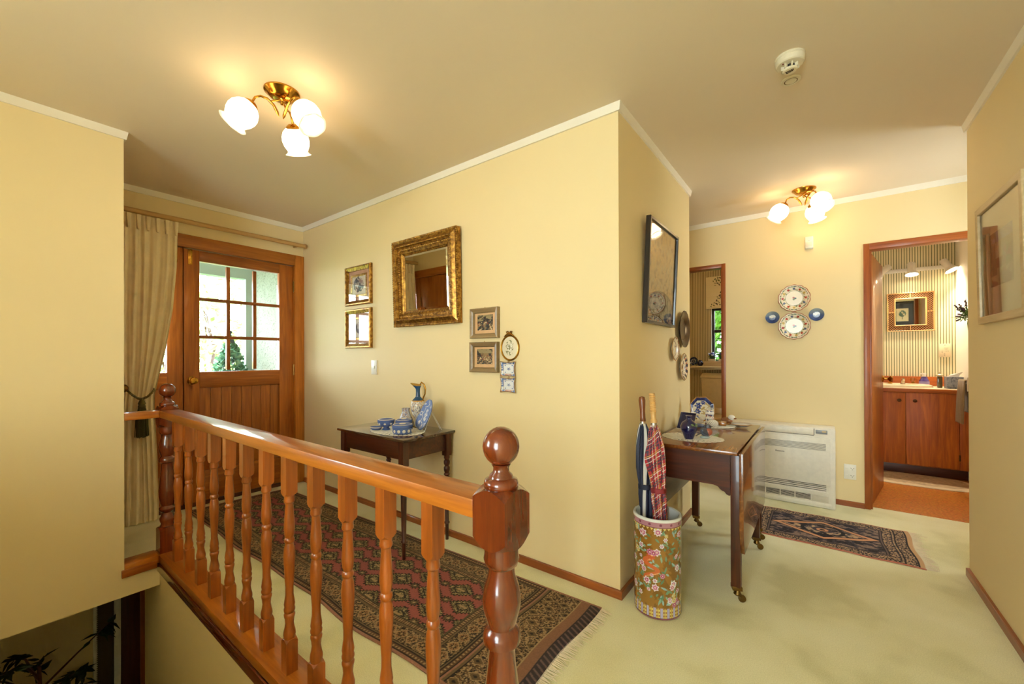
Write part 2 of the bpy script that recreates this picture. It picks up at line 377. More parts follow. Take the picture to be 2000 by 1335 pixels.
run('baseboard_side', 'Y', XS, 1, YW, Y2, 1, 1, BP, wood('skirting', 'Y'))
run('baseboard_far', 'X', YF, -1, -0.684, 0.263, 0, 0, BP, wood('skirting', 'X'))
run('baseboard_right', 'Y', XR, -1, -2.5, YR, -1, 0, BP, wood('skirting', 'Y'))
run('baseboard_far_end', 'X', YF, -1, 1.065, 1.5, 0, -1, BP, wood('skirting', 'X'))

# ------------------------------------------------------------------ front door with side light
d1 = bpy.data.objects.new('door_1', None); link(d1); struct(d1); d1['label'] = 'varnished timber front door with nine glazed panes and tongue-and-groove lower boards'
XF = XD-0.012                                              # inner face of the leaf
def part(m, name, material, parent, bevel=0.0, smooth=35): return m.build(name, material, parent, bevel, smooth)
part(M().box(XD-0.1, XD+0.022, 1.802, YW-0.001, 0, 2.122), 'door_jamb', wood('frame', 'Z'), d1, 0.004)
part(M().box(XD-0.1, XD+0.022, YL+0.002, 1.802, 2.024, 2.122), 'door_head', wood('frame', 'Y'), d1, 0.004)
part(M().box(XD-0.1, XD+0.022, YL+0.002, YL+0.04, 0, 2.024), 'door_jamb', wood('frame', 'Z'), d1, 0.004)
part(M().box(XD-0.1, XF+0.006, YL+0.041, 1.801, 0.0, 0.0315), 'threshold', wood('darkdoor', 'Y'), d1, 0.003)
def leaf(parent, y0, y1, g0, g1, nv, nb):
    X0, X1 = XF-0.042, XF; Z0, ZG0, ZG1, ZT = 0.032, 1.058, 1.937, 2.02
    part(M().box(X0, X1, y0, g0, Z0, ZT), 'stile', wood('door', 'Z'), parent, 0.003)
    part(M().box(X0, X1, g1, y1, Z0, ZT), 'stile', wood('door', 'Z'), parent, 0.003)
    part(M().box(X0, X1, g0, g1, ZG1, ZT), 'top_rail', wood('door', 'Y'), parent, 0.003)
    part(M().box(X0, X1, g0, g1, 0.93, ZG0), 'lock_rail', wood('door', 'Y'), parent, 0.003)
    part(M().box(X0, X1, g0, g1, Z0, 0.27), 'bottom_rail', wood('door', 'Y'), parent, 0.003)
    bw = (g1-g0)/nb
    for i in range(nb):
        part(M().box(X0+0.008, X1-0.012, g0+i*bw+0.0004, g0+(i+1)*bw-0.0004, 0.27, 0.93), 'board', wood('door', 'Z'), parent, 0.004)
    cols = [g0] + [g0+(g1-g0)*k/nv for k in range(1, nv)] + [g1]; rows = [ZG0, 1.337, 1.638, ZG1]
    for z in rows[1:3]: part(M().box(X0+0.004, X1-0.004, g0, g1, z-0.013, z+0.013), 'glazing_bar', wood('door', 'Y'), parent, 0.004)
    for y in cols[1:-1]:
        for a, b in zip(rows[:-1], rows[1:]): part(M().box(X0+0.005, X1-0.005, y-0.013, y+0.013, a+0.013, b-0.013), 'glazing_bar', wood('door', 'Z'), parent, 0.004)
    for i in range(nv):
        for a, b in zip(rows[:-1], rows[1:]):
            part(M().box(X0+0.020, X0+0.023, cols[i]+0.011, cols[i+1]-0.011, a+0.011, b-0.011), 'pane', glass_pane(), parent, 0, 0)
leaf(d1, 0.978, 1.800, 1.079, 1.677, 3, 8)
leaf(d1, YL+0.042, 0.972, 0.60, 0.875, 1, 4)
RX90 = Matrix.Rotation(PI/2, 3, 'Y')                       # lathe axis +Z -> +X
k = M().lathe([(0.033, 0), (0.033, 0.004), (0.026, 0.010), (0.013, 0.014), (0.012, 0.032), (0.024, 0.042), (0.028, 0.054), (0.024, 0.064), (0.012, 0.067), (0.0, 0.066)], (XF, 1.027, 0.993), 24, RX90)
part(k, 'door_knob', brass(), d1, 0, 40)
for y in (1.018, 0.925):
    b = M().box(XF, XF+0.006, y-0.013, y+0.013, 1.90, 2.018); b.box(XF+0.006, XF+0.015, y-0.005, y+0.005, 1.905, 2.018)
    part(b, 'door_bolt', brass(), d1, 0.0015)
for z in (1.83, 1.055, 0.25):
    part(M().tube([(XF+0.006, 1.801, z-0.05), (XF+0.006, 1.801, z+0.05)], 0.007, 10), 'hinge', brass(0.3, (120, 84, 40)), d1)

part(M().box(XD-0.1, XF-0.043, 0.955, 0.995, 0.03, 2.024), 'meeting_bead', wood('door', 'Z'), d1, 0.002)
# ------------------------------------------------------------------ cupboard door in the entry recess (seen in the gilt mirror)
d2 = bpy.data.objects.new('door_2', None); link(d2); struct(d2); d2['label'] = 'flush timber cupboard door in the entry recess'
part(M().box(XD+0.03, XL-0.101, YL-0.03, YL+0.012, 2.03, 2.118), 'door_head', wood('panel', 'X'), d2, 0.003)
part(M().box(XL-0.18, XL-0.101, YL-0.03, YL+0.012, 0.0, 2.03), 'door_jamb', wood('panel', 'Z'), d2, 0.003)
part(M().box(XD+0.03, XD+0.11, YL-0.03, YL+0.012, 0.0, 2.03), 'door_jamb', wood('panel', 'Z'), d2, 0.003)
part(M().box(XD+0.11, XD+0.52, YL-0.03, YL+0.002, 0.008, 2.028), 'door_panel', wood('panel', 'Z'), d2, 0.002)
part(M().box(XD+0.522, XL-0.18, YL-0.03, YL+0.002, 0.008, 2.028), 'door_panel', wood('panel', 'Z'), d2, 0.002)
part(M().tube([(XD+0.112, YL+0.006, 1.70), (XD+0.112, YL+0.006, 1.80)], 0.006, 8), 'hinge', brass(0.3, (120, 84, 40)), d2)

# ------------------------------------------------------------------ toilet door frame and bathroom door
d3 = bpy.data.objects.new('door_3', None); link(d3); struct(d3); d3['label'] = 'timber door frame of the toilet'
part(M().box(-0.718, -0.684, YF-0.006, 4.206, 0, 2.008), 'door_jamb', wood('jamb', 'Z'), d3, 0.002)
part(M().box(-1.42, -1.386, YF-0.006, 4.206, 0, 2.008), 'door_jamb', wood('jamb', 'Z'), d3, 0.002)
part(M().box(-1.386, -0.718, YF-0.006, 4.206, 1.974, 2.008), 'door_head', wood('jamb', 'X'), d3, 0.002)
part(M().box(-0.730, -0.718, 4.15, 4.175, 0, 1.974), 'door_stop', wood('jamb', 'Z'), d3, 0.002)
d4 = bpy.data.objects.new('door_4', None); link(d4); struct(d4); d4['label'] = 'varnished bathroom door standing open inside its timber frame'
part(M().box(0.263, 0.298, YF-0.006, 4.206, 0, 2.02), 'door_jamb', wood('jamb', 'Z'), d4, 0.002)
part(M().box(1.030, 1.065, YF-0.006, 4.206, 0, 2.02), 'door_jamb', wood('jamb', 'Z'), d4, 0.002)
part(M().box(0.298, 1.030, YF-0.006, 4.206, 1.972, 2.02), 'door_head', wood('jamb', 'X'), d4, 0.002)
part(M().box(0.298, 0.312, 4.125, 4.150, 0, 1.972), 'door_stop', wood('jamb', 'Z'), d4, 0.002)
ang = math.atan2(0.75, 0.137); Rl = Matrix.Rotation(ang, 3, 'Z'); hc = (0.314, 4.207, 0)
part(M().box(0, 0.725, 0, 0.036, 0.006, 1.968, Rl, hc), 'door_leaf', wood('door', 'Z'), d4, 0.002)
kn = Rl @ Matrix.Rotation(PI/2, 3, 'X')
kc = Vector(hc) + Rl @ Vector((0.66, 0, 0.965))
part(M().lathe([(0.030, 0), (0.030, 0.004), (0.020, 0.012), (0.011, 0.016), (0.010, 0.036), (0.022, 0.046), (0.027, 0.058), (0.022, 0.068), (0, 0.070)], kc, 20, kn), 'door_knob', brass(), d4, 0, 40)
for z in (1.83, 1.016, 0.264):
    h = M().box(0.2975, 0.3000, 4.165, 4.204, z-0.05, z+0.05); h.tube([(0.303, 4.206, z-0.05), (0.303, 4.206, z+0.05)], 0.005, 8)
    part(h, 'hinge', brass(0.3, (150, 112, 44)), d4)

# ------------------------------------------------------------------ windows
def window(name, label, x0, x1, z0, z1, make, frame_mat, bars):
    r = bpy.data.objects.new(name, None); link(r); struct(r); r['label'] = label
    fw = 0.032
    for nm, a in (('window_frame', (x0, x1, z0, z0+fw)), ('window_frame', (x0, x1, z1-fw, z1)), ('window_frame', (x0, x0+fw, z0+fw, z1-fw)), ('window_frame', (x1-fw, x1, z0+fw, z1-fw))):
        part(make(*a, 0.0, 0.04), nm, frame_mat, r, 0.002)
    zz = [z0+fw] + bars + [z1-fw]
    for b in bars: part(make(x0+fw, x1-fw, b-0.02, b+0.02, 0.004, 0.036), 'window_bar', frame_mat, r, 0.002)
    for a, b in zip(zz[:-1], zz[1:]): part(make(x0+fw, x1-fw, a+(0.02 if a in bars else 0), b-(0.02 if b in bars else 0), 0.018, 0.021), 'pane', glass_pane(), r, 0, 0)
    return r
BLK = plain('black_aluminium', (38, 32, 28), 0.4)
wy = lambda y: (lambda a, b, c, d, e, f: M().box(a, b, y+e, y+f, c, d))
wx = lambda x: (lambda a, b, c, d, e, f: M().box(x+e, x+f, a, b, c, d))
w1 = window('window_1', 'black framed toilet window with obscured panes', -1.172, -0.502, 1.082, 1.898, wy(6.03), BLK, [1.50, 1.80])
part(M().box(-1.1745, -1.172, 5.99, 6.03, 1.082, 1.898), 'window_reveal', plain('white_paint', (240, 236, 226), 0.4), w1)
window('window_2', 'passage window', 3.452, 3.948, 1.002, 2.098, wx(1.54), plain('white_paint', (240, 236, 226), 0.4), [])
window('window_3', 'hall window', -0.798, 0.498, 0.352, 2.298, wy(-2.57), plain('white_paint', (240, 236, 226), 0.4), [])

window('window_added', 'unseen window added to light the right wall', -2.298, -0.902, 0.502, 2.298, wx(XL-0.06), plain('white_paint', (240, 236, 226), 0.4), [])  # added out of view; its daylight brightens the right wall
# ------------------------------------------------------------------ balustrade
RY, ZR = 0.684, 0.868
bl = thing('balustrade', 'varnished timber balustrade with turned balusters and two ball-topped newel posts', 'balustrade')
NP = [(0.036, 0.185), (0.030, 0.205), (0.036, 0.222), (0.037, 0.236), (0.030, 0.250), (0.027, 0.268), (0.039, 0.282), (0.040, 0.294), (0.030, 0.308), (0.034, 0.325), (0.040, 0.36),
      (0.041, 0.40), (0.037, 0.46), (0.030, 0.52), (0.0285, 0.552), (0.030, 0.557), (0.0395, 0.563), (0.041, 0.575), (0.0375, 0.588), (0.030, 0.597), (0.035, 0.615), (0.041, 0.638), (0.042, 0.655),
      (0.037, 0.682), (0.0285, 0.708), (0.028, 0.722), (0.035, 0.728), (0.0385, 0.740), (0.0365, 0.752), (0.0375, 0.775)]
FP = [(0.030, 0.885), (0.036, 0.893), (0.0375, 0.901), (0.035, 0.909), (0.026, 0.913), (0.025, 0.918), (0.0175, 0.926), (0.017, 0.934), (0.021, 0.941)]
BALL = [(0.040*math.sin(a), 0.979-0.042*math.cos(a)) for a in [0.45+i*(PI-0.45)/12 for i in range(13)]]
def newel_block(s, z0, z1, top, bot):        # square block with lathe-cut arched shoulders
    m = M(); n = 8; h = s/2; ring = []
    for e in range(4):
        for i in range(n):
            t = -1+2*i/n; p = (t*h, -h); a = e*PI/2
            ring.append((p[0]*math.cos(a)-p[1]*math.sin(a), p[0]*math.sin(a)+p[1]*math.cos(a)))
    def lip(z, amt, sg): return [(x, y, z + sg*amt*((math.hypot(x, y)-h)/(h*0.4142))) for x, y in ring]
    ls = [lip(z0, bot, 1), lip(z1, top, -1)]
    inner0 = [(x*h*0.96/max(abs(x), abs(y), 1e-9)*0+h*0.86*x/math.hypot(x, y), h*0.86*y/math.hypot(x, y), z0) for x, y in ring]
    inner1 = [(h*0.86*x/math.hypot(x, y), h*0.86*y/math.hypot(x, y), z1) for x, y in ring]
    return m.loops([inner0]+ls+[inner1], cap0=True, cap1=True)
for nx in (-0.549, -3.066):
    nw = M().lathe(NP, (nx, RY, 0), 28)
    post = part(nw, 'newel_post', wood('newel', 'Z'), bl, 0, 40)
    for z0, z1, tp, bt in ((0.045, 0.190, 0.018, 0.0), (0.768, 0.893, 0.018, 0.022)):
        b = newel_block(0.087, z0, z1, tp, bt); b.v = [(x+nx, y+RY, z) for x, y, z in b.v]
        part(b, 'newel_block', wood('newel', 'Z'), post, 0, 25)
    part(M().lathe(FP+BALL, (nx, RY, 0), 28), 'newel_finial', wood('newel', 'Z'), post, 0, 50)
part(M().box(-3.0225, -0.5925, 0.640, 0.7275, ZR-0.0416, ZR), 'handrail', wood('rail', 'X'), bl, 0.004)
part(M().box(-3.105, -3.022, YL, 0.6405, ZR-0.040, ZR), 'return_handrail', wood('rail', 'Y'), bl, 0.004)
part(M().box(-3.02, -0.49, 0.634, 0.745, 0.003, 0.045), 'bottom_rail', wood('rail', 'X'), bl, 0.004)
part(M().box(-3.115, -3.012, YL, 0.634, 0.004, 0.049), 'bottom_rail', wood('rail', 'Y'), bl, 0.004)
part(M().box(-3.02, -0.49, 0.626, 0.6388, -0.042, 0.003), 'edge_trim', wood('newel', 'X'), bl, 0.003)
part(M().box(-3.0205, -3.006, YL-0.012, 0.626, -0.020, 0.022), 'edge_trim', wood('baluster', 'Y'), bl, 0.003)
part(M().box(-3.115, -3.02, 0.634, 0.745, 0.003, 0.045), 'bottom_rail', wood('rail', 'X'), bl, 0.003)
f = 0.95
SP = [(0.0195, 0.155), (0.0195, 0.168), (0.0212, 0.178), (0.0205, 0.188), (0.0175, 0.200), (0.0148, 0.218), (0.0165, 0.235), (0.0188, 0.243), (0.0195, 0.250), (0.0165, 0.256), (0.0190, 0.262), (0.0196, 0.269),
      (0.0172, 0.276), (0.0190, 0.286), (0.0172, 0.300), (0.0142, 0.320), (0.0140, 0.345), (0.0165, 0.385), (0.0200, 0.440), (0.0205, 0.462), (0.0185, 0.488), (0.0142, 0.504), (0.0175, 0.508), (0.0184, 0.514), (0.0175, 0.520),
      (0.0142, 0.525), (0.0172, 0.537), (0.0192, 0.558), (0.0186, 0.575), (0.0160, 0.610), (0.0140, 0.640), (0.0145, 0.648), (0.0182, 0.652), (0.0190, 0.659), (0.0172, 0.666), (0.0178, 0.672), (0.0185, 0.690)]
SP = [(r*f, z) for r, z in SP]
sp_turn = M().lathe(SP, (0, 0, 0), 18); b0 = newel_block(0.0400, 0.045, 0.166, 0.010, 0.0); b1 = newel_block(0.0400, 0.676, ZR-0.0416, 0.0, 0.010)
for mm in (b0, b1): sp_turn.add(mm.v, mm.f)
first = None
for i in range(12):
    x = -0.766-0.1905*i
    if first is None: first = part(sp_turn, 'baluster', wood('baluster', 'Z'), bl, 0, 32); first.location = (x, RY, 0)
    else: c = dup(first, bl); c.location = (x, RY, 0); c.rotation_euler = (0, 0, (i % 4)*PI/2)

# ------------------------------------------------------------------ outside the front door and the toilet window
sbox('ground', [(-30, XD-0.101, -20, 25, -0.30, -0.15), (XD-0.101, 30, 6.4, 25, -0.30, -0.15)], plain('garden_lawn', (96, 120, 60), 0.9, var=0.3, scale=4.0))
sbox('porch_floor', [(-5.6, -4.02, -0.5, 2.1, -0.15, -0.02)], plain('porch_concrete', (170, 168, 160), 0.8, var=0.1))
sbox('porch_ceiling', [(-5.6, -4.02, -1.5, 2.2, 2.42, 2.50)], wallpaint('porch_soffit_paint', (180, 186, 180)))
sbox('porch_beam', [(-5.32, -5.2, -1.5, 1.86, 2.06, 2.42)], wallpaint('porch_beam_paint', (150, 166, 158)))
def roughcast():
    s = N('roughcast_render'); s.bsdf(None, 0.9)
    c = s.coord(); n = s.noise(c, 60, 5, rough=0.7); s.l(s.ramp(n, [(0.33, C(70, 74, 66)), (0.43, C(150, 154, 142)), (0.7, C(166, 168, 156))]), s.b.inputs['Base Color']); s.bump(n, 1.0, 0.02); return s.m
sbox('wall_porch', [(-5.2, -4.02, 1.94, 2.06, -0.15, 2.42)], roughcast())
sbox('porch_corner_post', [(-5.32, -5.2, 1.86, 2.07, -0.15, 2.42)], wallpaint('porch_beam_paint', (150, 166, 158)))
def leaves(n, box, size, rng, flat=0.5):
    """n separate leaf blades scattered through an ellipsoid/box given as centre, radii"""
    (cx, cy, cz), (rx, ry, rz) = box; vs, fs = [], []
    for _ in range(n):
        while True:
            p = [rng.uniform(-1, 1) for _ in range(3)]; d = p[0]**2+p[1]**2+p[2]**2
            if 0.35 < d < 1: break
        c = Vector((cx+p[0]*rx, cy+p[1]*ry, cz+p[2]*rz)); s = size*rng.uniform(0.6, 1.3)
        R = Euler((rng.uniform(-1.2, 1.2), rng.uniform(-1.2, 1.2), rng.uniform(0, 2*PI))).to_matrix()
        o = len(vs); vs += [tuple(c + R @ Vector(q)) for q in ((0, -s, 0), (s*0.42, -s*0.1, s*0.10), (0, s, 0), (-s*0.42, -s*0.1, s*0.10))]; fs.append((o, o+1, o+2, o+3))
    return vs, fs
def leafmat(name, a, b):
    s = N(name); s.bsdf(None, 0.5, spec=0.3); s.b.inputs['Subsurface Weight'].default_value = 0.0
    n = s.noise(s.coord(), 9, 3); s.l(s.ramp(n, [(0.35, C(*a)), (0.65, C(*b))]), s.b.inputs['Base Color']); return s.m
def shrub(label, loc, rad, n, size, a, b, seed, name='garden_shrub', group='shrubs in the garden'):
    rng = random.Random(seed); r = thing(name, label, 'shrub', loc, group=group)
    v, fc = leaves(n, ((0, 0, rad[2]), rad), size, rng); m = M(); m.add(v, fc); o = m.build('foliage', leafmat('leaf_%d' % seed, a, b), r, 0, 0); o['kind'] = 'stuff'
    t = M()
    for i in range(7):
        q = rng.uniform(0, 6.28); t.tube([(0.05*math.cos(q), 0.05*math.sin(q), 0), (rad[0]*0.4*math.cos(q), rad[1]*0.4*math.sin(q), rad[2]*1.0), (rad[0]*0.6*math.cos(q+0.3), rad[1]*0.6*math.sin(q+0.3), rad[2]*1.5)], [0.03, 0.02, 0.008], 6)
    t.build('stem', wood('darkdoor', 'Z'), r)
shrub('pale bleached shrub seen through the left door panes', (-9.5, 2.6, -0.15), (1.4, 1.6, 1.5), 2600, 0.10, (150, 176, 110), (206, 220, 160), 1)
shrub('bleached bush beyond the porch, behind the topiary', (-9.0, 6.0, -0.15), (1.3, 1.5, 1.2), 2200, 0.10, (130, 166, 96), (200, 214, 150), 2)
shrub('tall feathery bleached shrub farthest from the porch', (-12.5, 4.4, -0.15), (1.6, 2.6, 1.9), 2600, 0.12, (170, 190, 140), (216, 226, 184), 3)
shrub('bright green bush outside the toilet window', (-1.7, 8.3, -0.15), (1.6, 0.8, 1.5), 6500, 0.10, (40, 84, 16), (96, 140, 44), 4)
shrub('light green bush beside the toilet window, farther right', (1.7, 8.6, -0.15), (1.5, 0.8, 1.4), 2600, 0.09, (44, 88, 18), (100, 144, 48), 5)
# ================================================================== things
# ------------------------------------------------------------------ ceiling lamps
def petal(a, t): return 1 + 0.09*math.cos(7*a)*t*t
SHP = [(0.020, 0.0), (0.036, 0.006), (0.050, 0.020), (0.060, 0.042), (0.062, 0.062), (0.057, 0.084), (0.049, 0.100), (0.0455, 0.107)]
def ceiling_lamp(label, cx, cy, angles):
    r = thing('ceiling_lamp', label, 'lamp', (cx, cy, H), group='three-arm ceiling lamps')
    part(M().lathe([(0.0, -0.034), (0.030, -0.034), (0.050, -0.028), (0.062, -0.014), (0.074, -0.006), (0.075, 0.0)], (0, 0, 0), 36), 'base_plate', brass(0.2), r, 0, 40)
    part(M().lathe([(0.0, -0.062), (0.007, -0.058), (0.009, -0.050), (0.005, -0.044), (0.010, -0.038), (0.012, -0.030)], (0, 0, 0), 16), 'finial', brass(0.10), r, 0, 40)
    for a in angles:
        a = math.radians(a); R = Matrix.Rotation(a, 3, 'Z')
        pts = [(0.012, 0, -0.118), (0.020, 0, -0.098), (0.034, 0, -0.070), (0.058, 0, -0.048), (0.085, 0, -0.044), (0.106, 0, -0.056), (0.116, 0, -0.078), (0.119, 0, -0.092)]
        arm = part(M().tube([R @ Vector(p) for p in pts], [0.001, 0.007, 0.006, 0.0052, 0.005, 0.005, 0.005, 0.005], 10), 'arm', brass(0.10), r, 0, 60)
        part(M().tube([R @ Vector(p) for p in ((0.0, 0, -0.034), (0.020, 0, -0.044), (0.045, 0, -0.056))], 0.004, 8), 'arm_stem', brass(0.10), arm, 0, 60)
        tilt = R @ Matrix.Rotation(PI-math.radians(34), 3, 'Y')          # shade axis: down and outwards
        top = R @ Vector((0.119, 0, -0.090))
        part(M().lathe([(0.0, -0.010), (0.018, -0.008), (0.030, 0.002), (0.033, 0.012), (0.030, 0.014)], top, 20, tilt), 'fitter_cap', brass(0.10), arm, 0, 40)
        gs = part(M().lathe([(rr, z+0.006) for rr, z in SHP] + [(0.044, 0.113), (0.050, 0.098), (0.045, 0.05), (0.0, 0.02)], top, 48, tilt), 'glass_shade', shade_glass(), r, 0, 60)
        part(M().lathe([(0.0455, 0.1125), (0.047, 0.117), (0.051, 0.123), (0.059, 0.128), (0.0575, 0.1285), (0.049, 0.1245), (0.044, 0.117), (0.043, 0.112)], top, 56, tilt, petal, False), 'ruffled_rim', glow('opal_rim', (1.0, 0.72, 0.42), 0.45), gs, 0, 60)
    return r
ceiling_lamp('brass three-arm ceiling lamp with white tulip shades, above the entry rug', -1.985, 0.861, (-113, 15, 134))
ceiling_lamp('brass three-arm ceiling lamp with white tulip shades, near the bathroom door', -0.094, 3.711, (-170, -50, 66))

# ------------------------------------------------------------------ smoke detector, fitting beside it, alarm sensor
CRM = plain('ivory_plastic', (226, 214, 186), 0.4)
sd = thing('smoke_detector', 'round white smoke detector on the ceiling', 'smoke detector', (-0.096, 2.03, H))
part(M().lathe([(0.053, 0.0), (0.053, -0.006), (0.050, -0.008), (0.052, -0.012), (0.050, -0.030), (0.046, -0.034), (0.040, -0.034), (0.024, -0.036), (0.0, -0.036)], (0, 0, 0), 40), 'base', CRM, sd, 0, 30)
part(M().lathe([(0.0, -0.037), (0.020, -0.037), (0.020, -0.050), (0.0, -0.050)], (0, 0, 0), 28), 'sensor_core', plain('dark_slot', (50, 42, 34), 0.6), sd, 0, 30)
part(M().lathe([(0.0, -0.058), (0.022, -0.058), (0.026, -0.054), (0.026, -0.050), (0.0, -0.050)], (0, 0, 0), 32), 'cap', CRM, sd, 0, 30)
for i in range(8):
    a = i*PI/4+0.3; part(M().box(0.018, 0.032, -0.002, 0.002, -0.051, -0.034, Matrix.Rotation(a, 3, 'Z')), 'rib', CRM, sd)
part(M().lathe([(0.0, -0.038), (0.003, -0.0375), (0.003, -0.033)], (-0.022, -0.028, 0), 10), 'indicator', plain('red_lens', (120, 40, 26), 0.3), sd)
text_mesh('lettering', 'ESP', 0.021, plain('dark_print', (58, 46, 36), 0.6), sd, (0, 0, -0.0583), (PI, 0, -0.30), bold=0.0006)
cb = thing('ceiling_blank_plate', 'flat round cream plate on the ceiling beside the smoke detector', 'ceiling plate', (-0.101, 2.20, H))
part(M().lathe([(0.038, 0.0), (0.038, -0.003), (0.034, -0.006), (0.026, -0.007), (0.0255, -0.005), (0.022, -0.005), (0.0215, -0.007), (0.0, -0.0075)], (0, 0, 0), 40), 'plate', CRM, cb, 0, 25)
part(M().lathe([(0.0256, -0.0058), (0.0214, -0.0058)], (0, 0, 0), 40, None, None, False), 'groove', plain('groove_shadowline', (120, 92, 52), 0.7), cb, 0, 0)
sn = thing('alarm_sensor', 'small white alarm sensor on the wall under the ceiling lamp', 'alarm sensor', (-0.072, YF, 2.086), faces_on('-Y'))
part(M().loops([[(-0.028, -0.05, 0), (0.028, -0.05, 0), (0.028, 0.052, 0), (-0.028, 0.052, 0)], [(-0.028, -0.05, 0.024), (0.028, -0.05, 0.024), (0.028, 0.052, 0.012), (-0.028, 0.052, 0.012)], [(-0.024, -0.044, 0.036), (0.024, -0.044, 0.036), (0.026, 0.048, 0.018), (-0.026, 0.048, 0.018)]], cap0=True, cap1=True), 'case', WHITEP(), sn, 0.003)
part(M().box(-0.021, 0.021, -0.040, 0.004, 0.026, 0.0355), 'lens', plain('milky_lens', (214, 206, 190), 0.3), sn, 0.003)
part(M().lathe([(0.0, 0.032), (0.002, 0.0315), (0.002, 0.026)], (0, 0.016, 0), 8), 'indicator', plain('dark_slot', (50, 42, 34), 0.6), sn)

# ------------------------------------------------------------------ frames and pictures
def frame(parent, w_, h, prof, material, name='frame', bevel=0.0):
    """prof: (inset, depth) from the outer edge inwards"""
    m = M(); m.loops([rect_loop(w_-2*i, h-2*i, d) for i, d in prof]); return part(m, name, material, parent, bevel, 20)
def art(name, parent, w_, h, z, fn, nx=90, ny=90, rough=0.6, x0=0, y0=0):
    return surf(name, lambda u, v: (x0+(u-0.5)*w_, y0+(v-0.5)*h, z+0*u), nx, ny, painted('printed_paper', rough), parent, fn)
def fbm(u, v, seed, oct=5, f=4):
    s = 0; a = 1.0; tot = 0
    for o in range(oct):
        x = u*f; y = v*f; i = np.floor(x); j = np.floor(y); fx = x-i; fy = y-j; fx = fx*fx*(3-2*fx); fy = fy*fy*(3-2*fy)
        g = (hash2(i, j, seed+o)*(1-fx)+hash2(i+1, j, seed+o)*fx)*(1-fy) + (hash2(i, j+1, seed+o)*(1-fx)+hash2(i+1, j+1, seed+o)*fx)*fy
        s = s+a*g; tot += a; a *= 0.6; f *= 2
    return s/tot
def glaze(parent, w_, h, z, refl=1.0): part(M().box(-w_/2, w_/2, -h/2, h/2, z, z+0.001), 'glass', glass_pane('picture_glass', (1, 1, 1), refl), parent, 0, 0)
# two small gilt frames by the front door
def etch(seed, busy):
    def fn(U, V):
        b = np.ones(U.shape+(3,))*np.array((214, 196, 172.0))
        r = np.hypot((U-0.5)*1.1, (V-0.55)); n = fbm(U, V, seed, 5, 7)
        b = mixc(b, (r < busy*(0.7+0.5*n)) & (n > 0.47), (70, 66, 72)); b = mixc(b, (r < busy*0.9) & (n < 0.40), (150, 120, 110))
        return mixc(b, (abs(U-0.5) < 0.012) & (V < 0.5) & (V > 0.2), (80, 80, 70))
    return fn
for lab, z, fn in (('upper of two small gilt-framed flower prints beside the front door', 1.752, etch(3, 0.42)), ('lower of two small gilt-framed flower prints, above the light switch', 1.403, etch(8, 0.30))):
    r = thing('framed_print', lab, 'picture', (-2.980, YW, z), faces_on('-Y'), 'gilt-framed flower prints')
    frame(r, 0.362, 0.318, [(0, 0), (0, 0.018), (0.006, 0.026), (0.014, 0.026), (0.030, 0.016), (0.036, 0.014), (0.040, 0.006)], giltwood(), 'frame')
    part(M().box(-0.142, 0.142, -0.121, 0.121, 0.002, 0.006), 'mount', plain('dusky_mount', (196, 150, 120), 0.7), r)
    frame(r, 0.225, 0.185, [(0, 0.006), (0.002, 0.009), (0.016, 0.009), (0.020, 0.0065)], giltwood((120, 90, 30), (232, 196, 104)), 'gilt_slip')
    art('print', r, 0.190, 0.150, 0.0068, fn, 70, 70); glaze(r, 0.284, 0.242, 0.0105, 0.3)
# light switch
sw = thing('light_switch', 'white light switch on the wall under the gilt-framed prints', 'light switch', (-2.775, YW, 1.091), faces_on('-Y'))
part(M().box(-0.036, 0.036, -0.056, 0.056, 0, 0.008), 'plate', WHITEP(), sw, 0.003)
part(M().box(-0.013, 0.013, -0.012, 0.012, 0.008, 0.014), 'rocker', WHITEP(), sw, 0.002)
# gilt mirror, leaning out a little at the top
gm = thing('gilt_mirror', 'large ornate gilt-framed mirror on the cream wall', 'mirror', (-2.155, YW-0.002, 1.388), faces_on('-Y'))
gm.rotation_euler = (PI/2+math.radians(1.7), 0, 0)
mw, mh = 0.660, 0.612
gf = frame(gm, mw, mh, [(0, 0), (0, 0.022), (0.010, 0.034), (0.022, 0.030), (0.038, 0.040), (0.044, 0.046), (0.050, 0.044), (0.056, 0.032), (0.080, 0.026), (0.094, 0.022), (0.100, 0.016), (0.104, 0.016), (0.112, 0.008)], giltwood(), 'frame')
for v in gf.data.vertices: v.co.y += mh/2
def beads(name, w_, h, z, r, n):
    m = M(); per = 2*(w_+h); k = int(per/n)
    for i in range(k):
        t = per*i/k
        if t < w_: p = (-w_/2+t, -h/2)
        elif t < w_+h: p = (w_/2, -h/2+t-w_)
        elif t < 2*w_+h: p = (w_/2-(t-w_-h), h/2)
        else: p = (-w_/2, h/2-(t-2*w_-h))
        m.lathe([(0.0, z-r*0.2), (r, z), (r*0.7, z+r*0.6), (0, z+r*0.8)], (p[0], p[1]+mh/2, 0), 6)
    o = part(m, name, giltwood(), gf, 0, 60); o['kind'] = 'stuff'; return o
beads('rope_edge', mw-0.010, mh-0.010, 0.032, 0.008, 0.014)
beads('rope_moulding', mw-0.094, mh-0.094, 0.044, 0.006, 0.011)
beads('leaf_moulding', mw-0.140, mh-0.140, 0.027, 0.009, 0.016)
iw, ih = mw-0.214, mh-0.214
mg = M(); mg.loops([rect_loop(iw, ih, 0.009), rect_loop(iw-0.032, ih-0.032, 0.0125)]); mg.v = [(x, y+mh/2, z) for x, y, z in mg.v]
part(mg, 'bevelled_edge', mirror_glass(), gm, 0, 0)
mg = M().box(-(iw-0.032)/2, (iw-0.032)/2, (mh-(ih-0.032))/2, (mh+(ih-0.032))/2, 0.002, 0.0125); part(mg, 'mirror_glass', mirror_glass(), gm, 0, 0)
